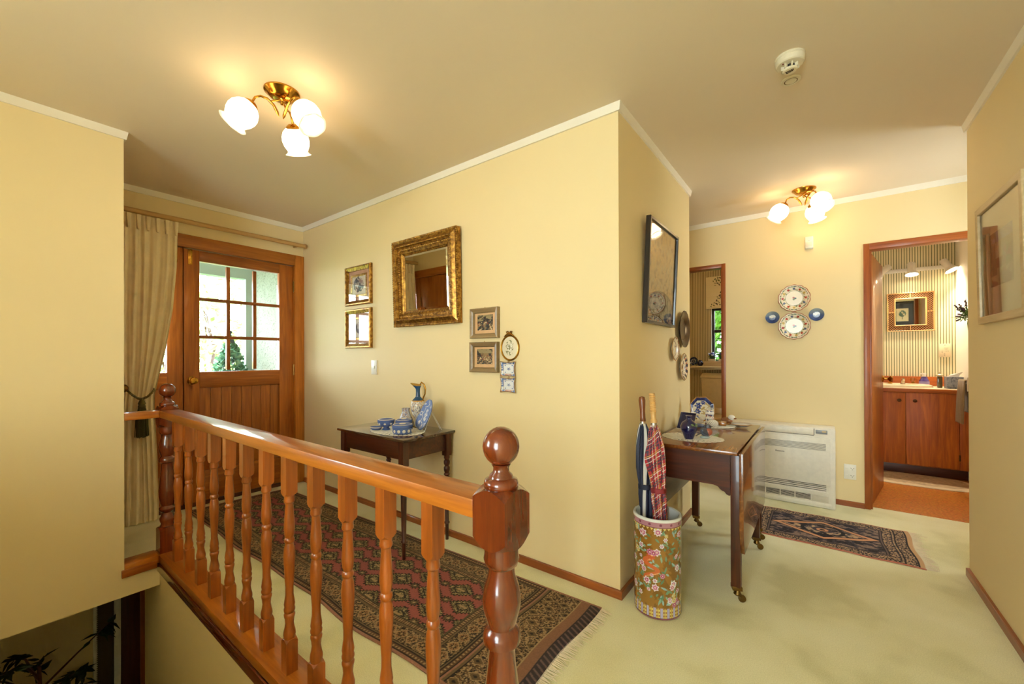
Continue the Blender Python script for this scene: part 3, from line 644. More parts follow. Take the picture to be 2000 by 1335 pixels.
# two tan-framed prints with hunting-scene like crowd
def crowd(seed, sky):
    def fn(U, V):
        n = fbm(U, V, seed, 5, 6); n2 = fbm(U, V, seed+20, 4, 14)
        b = np.ones(U.shape+(3,))*np.array((86, 66, 42.0)); b = mixc(b, n > 0.52, (140, 112, 70)); b = mixc(b, n < 0.42, (44, 36, 26))
        b = mixc(b, (V > sky) & (n > 0.44), (150, 132, 92)); b = mixc(b, (V < 0.55) & (n2 > 0.60), (206, 180, 136)); b = mixc(b, (V < 0.6) & (n2 < 0.33), (60, 66, 70))
        return mixc(b, (V > 0.25) & (V < 0.6) & (hash2(np.floor(U*22), np.floor(V*22), seed) > 0.93), (150, 60, 40))
    return fn
for lab, x, z, fn in (('upper of two tan-framed antique prints right of the gilt mirror', -1.630, 1.375, crowd(5, 0.6)), ('lower of two tan-framed antique prints right of the gilt mirror', -1.634, 1.168, crowd(31, 0.72))):
    r = thing('framed_print', lab, 'picture', (x, YW, z), faces_on('-Y'), 'tan-framed antique prints')
    frame(r, 0.224, 0.184, [(0, 0), (0, 0.024), (0.004, 0.028), (0.010, 0.026), (0.022, 0.018), (0.024, 0.019), (0.030, 0.010)], wood('greywood', 'X'))
    part(M().box(-0.084, 0.084, -0.064, 0.064, 0.002, 0.006), 'mount', plain('buff_mount', (216, 172, 124), 0.75), r)
    art('print', r, 0.124, 0.092, 0.0066, fn, 80, 60, y0=0.004); part(M().tube([(-0.002, 0.0925, 0.008), (0, 0.099, 0.008), (0.003, 0.0925, 0.008)], 0.0012, 5), 'hanging_ring', brass(), r)
# oval embroidered flower picture with bow
ov = thing('oval_flower_picture', 'small oval picture of white flowers in gilt frame with ribbon bow', 'picture', (-1.441, YW, 1.222), faces_on('-Y'))
part(M().loops([ell_loop(0.068, 0.076, 0), ell_loop(0.068, 0.076, 0.008), ell_loop(0.065, 0.073, 0.012), ell_loop(0.060, 0.068, 0.010), ell_loop(0.057, 0.065, 0.005)]), 'frame', brass(0.3, (176, 128, 48)), ov, 0, 30)
def posy(U, V):
    x = np.cos(2*PI*U)*V; y = np.sin(2*PI*U)*V; b = np.ones(U.shape+(3,))*np.array((226, 214, 184.0))
    for cx, cy, s in ((0.0, -0.15, 0.22), (-0.2, 0.12, 0.16), (0.2, 0.18, 0.17), (0.02, 0.02, 0.10)):
        rr = np.hypot(x-cx, y-cy); th = np.arctan2(y-cy, x-cx); b = mixc(b, rr < s*(1+0.2*np.cos(5*th)), (240, 234, 212)); b = mixc(b, abs(rr-s*(1+0.2*np.cos(5*th))) < 0.02, (150, 136, 96)); b = mixc(b, rr < s*0.25, (120, 110, 60))
    n = fbm(x+2, y+2, 12, 4, 6); return mixc(b, (np.hypot(x, y*0.8) < 0.55) & (n > 0.58), (128, 124, 76))
surf('picture_panel', lambda u, v: (0.0575*v*np.cos(2*PI*u), 0.0655*v*np.sin(2*PI*u), 0.005+0.003*(1-v*v)), 64, 32, painted('printed_paper', 0.6), ov, posy, wrap=True)
bw = M()
for s in (-1, 1):
    bw.tube([(0, 0.084, 0.010), (s*0.012, 0.096, 0.012), (s*0.021, 0.094, 0.012), (s*0.016, 0.085, 0.012), (0, 0.084, 0.012)], 0.0032, 6)
    bw.tube([(0, 0.082, 0.010), (s*0.018, 0.078, 0.012), (s*0.030, 0.070, 0.012), (s*0.040, 0.064, 0.010)], [0.004, 0.0045, 0.004, 0.001], 6)
bw.lathe([(0, 0.006), (0.005, 0.009), (0.004, 0.016), (0, 0.018)], (0, 0.083, 0), 10)
part(bw, 'ribbon_bow', brass(0.35, (150, 104, 40)), ov, 0, 60)
# two little square dishes
def delft(U, V):
    x = U*2-1; y = V*2-1; b = np.ones(U.shape+(3,))*np.array((226, 226, 226.0)); m = np.maximum(abs(x), abs(y)); n = fbm(U, V, 4, 4, 9)
    b = mixc(b, (m > 0.74) & (n > 0.52), (96, 120, 170)); b = mixc(b, abs(m-0.70) < 0.02, (170, 130, 90)); r = np.hypot(x, y); th = np.arctan2(y, x)
    b = mixc(b, r < 0.26*(0.6+0.4*np.cos(5*th+0.6)), (84, 100, 150)); b = mixc(b, (abs(abs(x)-0.5)+abs(abs(y)-0.5)) < 0.10, (90, 110, 160)); b = mixc(b, (y < -0.76) & (n < 0.46), (196, 130, 100)); return mixc(b, m > 0.96, (150, 110, 60))
for lab, z in (('upper little blue-and-white square china dish below the oval picture', 1.099), ('lowest little blue-and-white square china dish on the cream wall', 1.006)):
    r = thing('china_dish', lab, 'dish', (-1.450, YW, z), faces_on('-Y'), 'little square china dishes')
    def f(u, v):
        x = u*2-1; y = v*2-1; m = np.maximum(abs(x), abs(y)); q = 1+0.06*(x*x*y*y)*1.6-0.05*(1-np.minimum(abs(x), abs(y))**2)*(m > 0.9)
        return 0.051*x*q, 0.040*y*q, 0.006+0.013*np.clip((m-0.68)/0.32, 0, 1)
    surf('dish', f, 56, 56, painted('glazed_china', 0.22, 0.15), r, delft, solid=0.003)
    part(M().tube([(-0.006, 0.040, 0.006), (-0.004, 0.047, 0.006), (0.004, 0.047, 0.006), (0.006, 0.040, 0.006)], 0.0016, 6), 'plate_hook', brass(), r)

# ------------------------------------------------------------------ framed lace panel on the side wall
fp = thing('framed_lace_panel', 'black-framed glazed lace panel on the side wall above the wall plates', 'picture', (XS+0.0135, 2.47, 1.645), faces_on('+X'))
fp.rotation_euler = (PI/2+math.radians(2.6), 0, PI/2)
FRM = plain('black_lacquer', (34, 26, 20), 0.3, coat=0.3)
frame(fp, 0.54, 0.58, [(0.002, 0), (0, 0.002), (0, 0.026), (0.002, 0.028), (0.014, 0.028), (0.016, 0.026), (0.018, 0.016)], FRM)
def lace(U, V):
    b = np.ones(U.shape+(3,))*np.array((238, 188, 106.0)); n = fbm(U, V, 7, 4, 26)
    arch = np.abs(np.sin(PI*(V*5+0.5*np.cos(2*PI*U*5)))); b = mixc(b, (arch > 0.86) & (V > 0.25), (226, 190, 130)); b = mixc(b, n > 0.60, (176, 132, 72))
    r = np.hypot((U-0.52)/0.42, (V-0.18)/0.15); b = mixc(b, r < 1, (190, 166, 124)); b = mixc(b, (r < 1) & (n > 0.53), (104, 86, 56)); b = mixc(b, abs(r-1) < 0.06, (120, 96, 60)); b = mixc(b, (r < 0.6) & (np.mod(np.arctan2(V-0.18, U-0.52)*5/PI, 1) < 0.2), (96, 84, 60))
    return mixc(b, (V < 0.06) & (n > 0.48), (96, 84, 66))
art('lace', fp, 0.508, 0.548, 0.013, lace, 130, 130, 0.7); glaze(fp, 0.508, 0.548, 0.0165)

# ------------------------------------------------------------------ plates on the walls
def plate(parent, R_, depth, colf, material, scal=0, samp=0.0, nu=128, nv=44, rim=0.60, sy=1.0, name='plate'):
    def f(u, v):
        a = 2*PI*u; s = 1+samp*np.abs(np.sin(scal*a/2))*np.clip((v-0.85)/0.15, 0, 1) if scal else 1
        r = R_*v*s; z = 0.008+depth*np.clip((v-rim)/(1-rim), 0, 1)**0.8
        return r*np.cos(a), sy*r*np.sin(a), z
    return surf(name, f, nu, nv, material, parent, colf, wrap=True, solid=0.004)
CH = painted('glazed_china', 0.22, 0.15)
def floral(shift):
    def fn(U, V):
        b = np.ones(U.shape+(3,))*np.array((236, 222, 196.0)); a = U*2*PI
        b = mixc(b, abs(V-0.555) < 0.012, (120, 110, 60)); n = fbm(np.cos(a)*V+2, np.sin(a)*V+2, 9, 4, 14)
        b = mixc(b, (V > 0.58) & (V < 0.70) & (n > 0.57), (120, 132, 84)); cols = [(176, 60, 44), (196, 164, 84), (176, 60, 44), (90, 100, 130), (176, 60, 44), (200, 170, 96), (170, 60, 70), (104, 116, 150), (180, 64, 44), (196, 164, 84), (176, 60, 44), (88, 98, 128)]
        for i, c in enumerate(cols):
            t = (i+shift)*2*PI/12; x = V*np.cos(a)-0.74*math.cos(t); y = V*np.sin(a)-0.74*math.sin(t); th = np.arctan2(y, x); b = mixc(b, np.hypot(x, y) < 0.082*(1+0.15*np.cos(6*th)), c)
        b = mixc(b, (abs(V-0.885) < 0.035) & (n > 0.46), (92, 112, 84)); b = mixc(b, (abs(V-0.885) < 0.02) & (n < 0.40), (190, 100, 90)); b = mixc(b, V > 0.975, (168, 92, 60))
        for x0, y0, c in ((-0.03, 0.04, (184, 84, 66)), (0.08, -0.02, (80, 96, 96)), (-0.02, -0.08, (110, 124, 80))): b = mixc(b, np.hypot(V*np.cos(a)-x0, V*np.sin(a)-y0) < 0.07, c)
        return b
    return fn
for lab, z, sh in (('upper scalloped floral china plate on the far wall', 1.645, 0.0), ('lower scalloped floral china plate on the far wall', 1.416, 0.35)):
    r = thing('wall_plate', lab, 'plate', (-0.174, YF, z), faces_on('-Y'), 'scalloped floral plates'); plate(r, 0.108, 0.014, floral(sh), CH, 14, 0.045)
    part(M().tube([(-0.01, 0.0, 0.001), (0.01, 0.0, 0.001)], 0.001, 5), 'plate_hanger', brass(), r)
def seascape(U, V):
    x = V*np.cos(2*PI*U); y = V*np.sin(2*PI*U); n = fbm(x+2, y+2, 15, 4, 5); t = np.clip(y*0.5+0.5, 0, 1)[..., None]
    b = np.array((36, 56, 110.0))*(1-t)+np.array((140, 150, 150.0))*t; b = mixc(b, (y < 0.1) & (n > 0.52), (60, 84, 140))
    b = mixc(b, (np.hypot(x/0.45, (y-0.12)/0.28) < 1) & (n > 0.40), (206, 204, 196)); return mixc(b, (np.hypot(x/0.2, (y-0.1)/0.12) < 1) & (n < 0.5), (110, 96, 84))
for lab, x, z in (('small blue china plate left of the floral plates', -0.326, 1.496), ('small blue china plate right of the floral plates', -0.026, 1.501)):
    r = thing('wall_plate', lab, 'plate', (x, YF, z), faces_on('-Y'), 'small blue wall plates'); plate(r, 0.051, 0.006, seascape, CH, 0, 0, 64, 28, 0.5)
    part(M().tube([(-0.01, 0.0, 0.001), (0.01, 0.0, 0.001)], 0.001, 5), 'plate_hanger', brass(), r)
pw = thing('wall_plate', 'large dark pewter plate with scalloped rim on the side wall', 'plate', (XS, 2.972, 1.357), faces_on('+X'))
def pewter(U, V):
    n = fbm(np.cos(2*PI*U)*V+2, np.sin(2*PI*U)*V+2, 3, 4, 4)[..., None]; return np.array((92, 70, 44.0))*(0.8+0.4*n)
plate(pw, 0.124, 0.020, pewter, painted('tarnished_pewter', 0.28, 0.0, 0.8), 16, 0.035, 128, 40, 0.62); part(M().tube([(-0.01, 0.0, 0.001), (0.01, 0.0, 0.001)], 0.001, 5), 'plate_hanger', brass(), pw)
def imari(kind):
    def fn(U, V):
        a = 2*PI*U; x = V*np.cos(a); y = V*np.sin(a); b = np.ones(U.shape+(3,))*np.array((224, 204, 170.0)); n = fbm(x+2, y+2, 21+kind, 4, 8)
        if kind == 0:
            b = mixc(b, abs(V-0.66) < 0.015, (110, 84, 90)); b = mixc(b, (abs(y-0.25*np.sin(4*x)) < 0.03) & (V < 0.66), (120, 96, 104)); b = mixc(b, (V > 0.86) & (n > 0.42), (120, 56, 36))
        else:
            seg = np.mod(np.floor(U*24), 2); b = mixc(b, (V > 0.72) & (seg == 0), (52, 50, 66)); b = mixc(b, (V > 0.72) & (V < 0.9) & (seg == 1) & (n > 0.5), (178, 92, 54)); b = mixc(b, (V > 0.3) & (V < 0.7) & (n > 0.56), (120, 84, 80)); b = mixc(b, V < 0.24, (178, 128, 66)); b = mixc(b, V < 0.12, (120, 70, 50))
        return mixc(b, V > 0.97, (170, 124, 60))
    return fn
for lab, y, z, k, R_ in (('small cream china plate with red rim on the side wall', 2.762, 1.219, 0, 0.078), ('small patterned china plate with dark blue panels, lowest on the side wall', 2.965, 1.096, 1, 0.092)):
    r = thing('wall_plate', lab, 'plate', (XS, y, z), faces_on('+X'), 'small plates on the side wall'); plate(r, R_, 0.016, imari(k), CH, 10, 0.04, 96, 36)
    part(M().tube([(-0.01, 0.0, 0.001), (0.01, 0.0, 0.001)], 0.001, 5), 'plate_hanger', brass(), r)
# ------------------------------------------------------------------ pale framed watercolour on the right wall
rp = thing('framed_watercolour', 'pale wooden-framed watercolour of a cottage street on the right wall', 'picture', (XR-0.004, 2.632, 1.59), faces_on('-X'))
rp.rotation_euler = (PI/2+math.radians(0.9), 0, -PI/2)
frame(rp, 0.57, 0.545, [(0.001, 0), (0, 0.001), (0, 0.020), (0.002, 0.022), (0.030, 0.022), (0.032, 0.020), (0.033, 0.012)], wood('palewood', 'X'))
part(M().box(-0.253, 0.253, -0.241, 0.241, 0.004, 0.009), 'mount', plain('cream_mount', (236, 216, 170), 0.7), rp)
def village(U, V):
    n = fbm(U, V, 2, 5, 5); b = np.ones(U.shape+(3,))*np.array((150, 134, 92.0)); b = mixc(b, n > 0.5, (176, 160, 110)); b = mixc(b, V > 0.8, (150, 146, 150))
    b = mixc(b, (U < 0.3) & (V > 0.2) & (n > 0.4), (84, 92, 52)); b = mixc(b, (U > 0.25) & (U < 0.58) & (V > 0.5) & (V < 0.78), (206, 190, 150)); b = mixc(b, (U > 0.25) & (U < 0.58) & (V > 0.5) & (V < 0.78) & (np.mod(U*16, 1) < 0.28), (96, 76, 56))
    b = mixc(b, (U > 0.28) & (U < 0.66) & (V > 0.32) & (V < 0.5), (130, 92, 62)); b = mixc(b, (U > 0.58) & (V > 0.36) & (V < 0.66) & (n > 0.45), (160, 104, 76)); b = mixc(b, (U > 0.66) & (V > 0.3) & (n > 0.55), (120, 128, 72))
    return mixc(b, (V < 0.3) & (n < 0.5), (140, 104, 70))
art('painting', rp, 0.275, 0.235, 0.0096, village, 100, 90); glaze(rp, 0.506, 0.482, 0.0125)

# ------------------------------------------------------------------ curtain, pole, tie-back
cr = thing('curtain_rod', 'long pale wooden curtain rod above the front door', 'curtain rod', (XD+0.085, 0, 2.205))
part(M().tube([(0, YL+0.012, 0), (0, 1.862, 0)], 0.018, 16), 'pole', wood('pole', 'Y'), cr)
part(M().tube([(0, 1.858, 0), (0, 1.868, 0), (0, 1.872, 0)], [0.023, 0.024, 0.018], 16), 'end_cap', wood('pole', 'Y'), cr)
for y in (0.60, 1.80): part(M().box(-0.085, -0.012, y-0.008, y+0.008, -0.012, 0.012), 'bracket', wood('pole', 'X'), cr, 0.002)
def cur(u, v):          # u across (0 = cupboard side), v from hem to heading
    z = v*2.175+0.005; left = 0.565
    zs = np.array([0.0, 0.10, 0.45, 0.80, 0.90, 1.0, 1.25, 1.545, 1.85, 2.08, 2.18]); rt = np.array([0.80, 0.80, 0.79, 0.775, 0.775, 0.795, 0.845, 0.890, 0.915, 0.922, 0.922])
    right = np.interp(z, zs, rt)
    lefts = np.interp(z, [0, 0.8, 0.92, 1.05, 1.5, 2.18], [0.575, 0.60, 0.61, 0.60, 0.57, 0.565])
    amp = np.interp(z, [0, 0.85, 0.92, 1.0, 1.6, 2.10, 2.18], [0.010, 0.008, 0.006, 0.008, 0.009, 0.008, 0.007])
    w_ = 0.5-0.5*np.cos(PI*u); uu = 0.65*u+0.35*w_
    y = lefts+(right-lefts)*uu + 0.006*np.sin(13*u+4*v)
    x = 0.095 + amp*np.sin(2*PI*7*u+0.5*np.sin(5*v)) + 0.25*amp*np.sin(2*PI*15*u+6*v*u)
    return XD+x, y, z
cu = thing('curtain', 'cream curtain tied back at the left of the front door', 'curtain')
surf('curtain_cloth', cur, 260, 90, fabric('cream_curtain_cloth', (252, 228, 186)), cu)
for i in range(7):
    yy = 0.59+i*0.052; part(M().loops([[(XD+0.085, yy-0.016, 2.175), (XD+0.128, yy-0.013, 2.175), (XD+0.128, yy+0.013, 2.175), (XD+0.085, yy+0.016, 2.175)], [(XD+0.088, yy-0.008, 2.075), (XD+0.120, yy-0.006, 2.075), (XD+0.120, yy+0.006, 2.075), (XD+0.088, yy+0.008, 2.075)]], cap0=True, cap1=True), 'pleat', fabric('cream_curtain_cloth', (252, 228, 186)), cu, 0.004)
hb = thing('curtain_holdback', 'round antique brass holdback knob beside the curtain', 'holdback', (XD, 0.605, 0.965))
part(M().lathe([(0.022, 0), (0.022, 0.006), (0.010, 0.010), (0.009, 0.135)], (0, 0, 0), 16, RX90), 'stem', brass(0.3, (128, 96, 44)), hb)
part(M().lathe([(0.029*math.sin(a), 0.158-0.029*math.cos(a)) for a in [i*PI/10 for i in range(11)]], (0, 0, 0), 20, RX90), 'ball', brass(0.28, (128, 96, 44)), hb, 0, 60)
tb = thing('tassel_tieback', 'olive twisted cord tie-back with a tassel on the cream curtain', 'tie-back', (XD+0.15, 0.7, 0.9))
def rope(pts, r, name):
    pts = [Vector(p) for p in pts]; P = []
    for i in range(len(pts)-1):
        for k in range(10): P.append(pts[i].lerp(pts[i+1], k/10))
    P.append(pts[-1]); m = M()
    for ph in (0, PI):
        m.tube([p + Vector((math.cos(i*0.7+ph)*r*0.6, 0, math.sin(i*0.7+ph)*r*0.6)) for i, p in enumerate(P)], r*0.75, 6)
    return part(m, name, fabric('olive_cord', (112, 100, 58)), tb, 0, 60)
rope([(-0.02, -0.075, 0.055), (0.0, -0.05, 0.02), (0.01, -0.02, -0.008), (0.012, 0.0, -0.015)], 0.007, 'cord')
rope([(0.012, 0.0, -0.015), (0.012, 0.03, 0.000), (0.002, 0.055, 0.025), (-0.03, 0.075, 0.045), (-0.09, 0.078, 0.05)], 0.007, 'cord')
part(M().lathe([(0.006, -0.010), (0.012, -0.022), (0.020, -0.040), (0.022, -0.048), (0.017, -0.054), (0.021, -0.060), (0.022, -0.070), (0.018, -0.076)], (0.012, 0, 0), 18), 'tassel_head', fabric('olive_cord', (96, 88, 46)), tb, 0, 50)
tf = M(); rng = random.Random(4)
for i in range(110):
    a = rng.uniform(0, 2*PI); r0 = 0.018*math.sqrt(rng.random()); r1 = r0*1.5+0.006
    tf.tube([(0.012+r0*math.cos(a), r0*math.sin(a), -0.070), (0.012+r1*math.cos(a), r1*math.sin(a), -0.16), (0.012+r1*1.08*math.cos(a), r1*1.08*math.sin(a)+rng.uniform(-0.004, 0.004), -0.262-rng.uniform(0, 0.02))], 0.0022, 4)
o = part(tf, 'tassel_skirt', fabric('olive_tassel', (84, 80, 36)), tb, 0, 60); o['kind'] = 'stuff'

# ------------------------------------------------------------------ rugs
def star(x, y, s):      # small eight-point gul
    r = np.hypot(x, y)/s; th = np.arctan2(y, x); return r < (0.7+0.3*np.cos(8*th))
def rug1_col(U, V):
    L, Wd = 2.98, 0.735; x = U*L; y = V*Wd; DK, TAN, CRE, BRN, PNK, OL = (34, 27, 22), (110, 88, 62), (164, 134, 94), (98, 68, 48), (152, 82, 74), (84, 72, 50)
    xe = 2.70                                                        # inner frame ends here; wide end panel beyond
    de = np.minimum(np.minimum(y, Wd-y), np.minimum(x, xe-x)); along = np.where(np.minimum(y, Wd-y) < np.minimum(x, xe-x), x, y)
    b = np.ones(U.shape+(3,))*np.array(PNK, float)
    n = hash2(np.floor(x/0.004), np.floor(y/0.004), 3)
    def band(a, c): return (de >= a) & (de < c)
    b = mixc(b, band(-9, 0.012), (150, 104, 84)); b = mixc(b, band(0.012, 0.036), BRN); b = mixc(b, band(0.012, 0.036) & (np.mod(along/0.016, 1) < 0.45) & (abs(de-0.024) < 0.005), CRE)
    for a in (0.012, 0.036, 0.047, 0.126, 0.138, 0.160): b = mixc(b, abs(de-a) < 0.0028, DK)
    b = mixc(b, band(0.039, 0.045), TAN)
    mb = band(0.050, 0.124); b = mixc(b, mb, (84, 64, 46)); t = np.mod(along/0.062, 1)-0.5; dd = abs(t)*0.062/0.030+abs(de-0.087)/0.034
    b = mixc(b, mb & (n > 0.62), CRE); b = mixc(b, mb & (n < 0.3), DK); b = mixc(b, mb & (dd < 1), CRE); b = mixc(b, mb & (dd < 0.82), (146, 108, 72)); b = mixc(b, mb & star(t*0.062, de-0.087, 0.019), DK); b = mixc(b, mb & (np.hypot(t*0.062, de-0.087) < 0.006), CRE)
    b = mixc(b, band(0.1265, 0.137), TAN); gb = band(0.140, 0.158); b = mixc(b, gb, BRN); b = mixc(b, gb & (np.mod(along/0.013, 1) < 0.4), CRE); b = mixc(b, band(0.161, 0.168), OL)
    fld = (de >= 0.168) & (x < xe)
    # field: lattice of leafy lozenges
    px, py = 0.215, 0.196
    for ox, oy, sx, sy in ((0, 0, 0.088, 0.060), (px/2, py/2, 0.088, 0.060)):
        X = np.mod(x+ox, px)-px/2; Y = np.mod(y-Wd/2+oy+py/2, py)-py/2; th = np.arctan2(Y/sy, X/sx); r = abs(X)/sx+abs(Y)/sy; e = 1+0.10*np.cos(22*th)
        b = mixc(b, fld & (r < e), DK); b = mixc(b, fld & (r < e*0.86) & (n > 0.25), (104, 92, 62)); b = mixc(b, fld & (r < e*0.86) & (n > 0.72), (170, 146, 100)); b = mixc(b, fld & (abs(r-0.5) < 0.06), DK); b = mixc(b, fld & (abs(Y) < 0.006) & (abs(X) < sx*0.25), CRE)
    for ox, oy in ((px/2, 0), (0, py/2)):
        X = np.mod(x+ox, px)-px/2; Y = np.mod(y-Wd/2+oy+py/2, py)-py/2; r = np.hypot(X/0.030, Y/0.022); th = np.arctan2(Y, X); e = 1+0.22*np.cos(10*th)
        b = mixc(b, fld & (r < e), DK); b = mixc(b, fld & (r < e*0.72) & (n > 0.3), TAN); b = mixc(b, fld & (r < 0.28), CRE)
    # end panel
    ep = x >= xe; xx = x-xe; b = mixc(b, ep, (104, 76, 52)); b = mixc(b, ep & (n > 0.66), CRE); b = mixc(b, ep & (n < 0.34), DK)
    X = np.mod(y/0.062, 1)-0.5; Y = np.mod(xx/0.085+0.5*np.mod(np.floor(y/0.062), 2), 1)-0.5; r = abs(X)*1.7+abs(Y)*1.5
    b = mixc(b, ep & (r < 0.62) & (xx < 0.17), CRE); b = mixc(b, ep & (r < 0.5) & (xx < 0.17), (100, 78, 52)); b = mixc(b, ep & (r < 0.2) & (xx < 0.17), DK)
    b = mixc(b, ep & (xx < 0.014), TAN); b = mixc(b, ep & (abs(xx-0.016) < 0.003), DK); b = mixc(b, ep & (xx > 0.178), CRE); b = mixc(b, ep & (xx > 0.184), (134, 94, 70)); b = mixc(b, ep & (xx > 0.228), (52, 42, 44)); b = mixc(b, ep & (xx > 0.234) & (np.mod(y/0.026+xx/0.05, 1) < 0.35), (110, 84, 78))
    b = mixc(b, np.minimum(y, Wd-y) < 0.010, (154, 108, 88))
    return b*(0.94+0.12*hash2(np.floor(x/0.0033), np.floor(y/0.0033), 9))[..., None]
def quad(A, B, Cc, D, wave):      # A,D at u=0 ; B,Cc at u=1
    def f(u, v):
        x = (A[0]*(1-u)+B[0]*u)*(1-v)+(D[0]*(1-u)+Cc[0]*u)*v; y = (A[1]*(1-u)+B[1]*u)*(1-v)+(D[1]*(1-u)+Cc[1]*u)*v
        return x + 0.006*np.sin(9*v)*u, y + wave*(1-v)*(np.sin(15*u)+0.6*np.sin(31*u+1)), 0.007+0.0015*np.sin(23*u+3*v)
    return f
def rug(name, label, q, nx, ny, colf, fr, fcol, ends):
    r = thing(name, label, 'rug', (0, 0, 0))
    surf('rug_pile', q, nx, ny, painted('woven_wool', 0.95, bump=0.5), r, colf, solid=0.006)
    rng = random.Random(7); m = M()
    for e in ends:
        for i in range(fr):
            v = (i+0.5)/fr; p = np.array(q(np.array([e*1.0]), np.array([v]))).ravel(); s = 1 if e else -1; a = rng.uniform(-0.5, 0.5); L = rng.uniform(0.03, 0.055)
            if rng.random() < 0.05: L *= 1.6
            d = math.atan2(0, s)
            m.tube([(p[0]-s*0.004, p[1], 0.005), (p[0]+s*L*0.5, p[1]+L*0.25*a, 0.004), (p[0]+s*L, p[1]+L*0.6*a, 0.002)], [0.0020, 0.0018, 0.0010], 4)
    o = part(m, 'fringe', fabric(fcol, (236, 220, 190)), r, 0, 0); o['kind'] = 'stuff'; return r
rug('runner_rug', 'long patterned red-brown runner rug in the entry', quad((-3.84, 0.965), (-0.815, 1.005), (-0.815, 1.755), (-3.79, 1.675), 0.009), 1000, 250, rug1_col, 170, 'fringe_wool', (0, 1))
def rug2_col(U, V):
    L, Wd = 0.90, 0.58; x = U*L; y = V*Wd; DK, NAV, CRE, PNK = (34, 30, 38), (62, 54, 66), (188, 156, 122), (206, 150, 112)
    n = hash2(np.floor(x/0.005), np.floor(y/0.005), 5); m2 = fbm(U, V, 11, 4, 26); x2 = np.minimum(x, L-x); y2 = np.minimum(y, Wd-y); de = np.minimum(y2, x2-0.07)
    al = np.where(y2 < x2-0.07, x, y)
    b = np.ones(U.shape+(3,))*np.array(NAV, float); b = mixc(b, m2 > 0.56, (138, 116, 104)); b = mixc(b, m2 < 0.42, DK)
    b = mixc(b, de < 0.075, NAV); b = mixc(b, (de < 0.075) & (n > 0.6), CRE); b = mixc(b, (de < 0.075) & (n < 0.35), DK)
    for a in (0.012, 0.028, 0.075, 0.088): b = mixc(b, abs(de-a) < 0.003, DK)
    b = mixc(b, (abs(de-0.020) < 0.005) & (np.mod(al/0.02, 1) < 0.5), CRE); b = mixc(b, (abs(de-0.0815) < 0.004), (104, 86, 84))
    b = mixc(b, (de < 0) & (x2 < 0.07), (78, 64, 60)); b = mixc(b, (de < 0) & (n > 0.62), CRE); b = mixc(b, (de < 0) & (n < 0.3), DK)
    X = abs(x-L/2); Y = abs(y-Wd/2); k = X/0.30+Y/0.165; hexm = np.maximum(k, X/0.29)
    inner = de > 0.09
    b = mixc(b, inner & (k < 1.0) & (k > 0.76), PNK); b = mixc(b, inner & (abs(k-1.0) < 0.03), DK); b = mixc(b, inner & (abs(k-0.76) < 0.03), DK); b = mixc(b, inner & (k < 0.74), (104, 90, 90)); b = mixc(b, inner & (k < 0.74) & (m2 < 0.47), DK); b = mixc(b, inner & (k < 0.74) & (m2 > 0.57), CRE)
    r = np.hypot(X/0.11, Y/0.085); b = mixc(b, inner & (abs(r-1) < 0.10), DK); b = mixc(b, inner & (r < 0.5), NAV); b = mixc(b, inner & (r < 0.3), PNK); b = mixc(b, inner & (r < 0.14), DK)
    b = mixc(b, x2 < 0.028, (196, 158, 118)); b = mixc(b, abs(x2-0.028) < 0.004, DK); b = mixc(b, (y2 < 0.008), (190, 116, 92)); return b
rug('small_rug', 'small dark navy patterned rug with fringe in front of the heat pump', quad((-0.44, 3.135), (0.455, 3.125), (0.450, 3.715), (-0.44, 3.70), 0.003), 330, 210, rug2_col, 90, 'fringe_cotton', (0, 1))

# ------------------------------------------------------------------ small side table by the mirror wall
t1 = thing('side_table', 'small dark wooden side table with turned legs under the gilt mirror', 'table', (-2.225, 1.664, 0))
TW, TD, TZ = 0.70, 0.41, 0.70
part(M().box(-TW/2, TW/2, -TD/2, TD/2, TZ-0.016, TZ), 'table_top', wood('oldtop', 'X'), t1, 0.004)
ix, iy = TW/2-0.045, TD/2-0.035
for nm, b in (('apron', (-ix, ix, -iy-0.008, -iy+0.008)), ('apron', (-ix, ix, iy-0.008, iy+0.008)), ('apron', (-ix-0.008, -ix+0.008, -iy, iy)), ('apron', (ix-0.008, ix+0.008, -iy, iy))):
    part(M().box(*b, TZ-0.125, TZ-0.016), nm, wood('mahogany', 'X'), t1, 0.002)
LP = [(0.010, 0.0), (0.0115, 0.10), (0.017, 0.104), (0.017, 0.112), (0.0125, 0.118), (0.0165, 0.32), (0.018, 0.40), (0.013, 0.408), (0.020, 0.418), (0.014, 0.428), (0.019, 0.442), (0.0195, 0.462), (0.013, 0.472), (0.0195, 0.486), (0.0195, 0.502), (0.013, 0.512), (0.018, 0.522), (0.0175, 0.545)]
for sx in (-1, 1):
    for sy in (-1, 1):
        m = M().lathe(LP, (sx*ix, sy*iy, 0), 16); m.box(sx*ix-0.021, sx*ix+0.021, sy*iy-0.021, sy*iy+0.021, 0.54, TZ-0.016)
        part(m, 'leg', wood('mahogany', 'Z'), t1, 0, 40)
JB = plain('jasper_blue', (88, 110, 168), 0.75); JW = plain('jasper_white_relief', (226, 216, 200), 0.7)
LACE = fabric('cream_lace', (246, 236, 216))
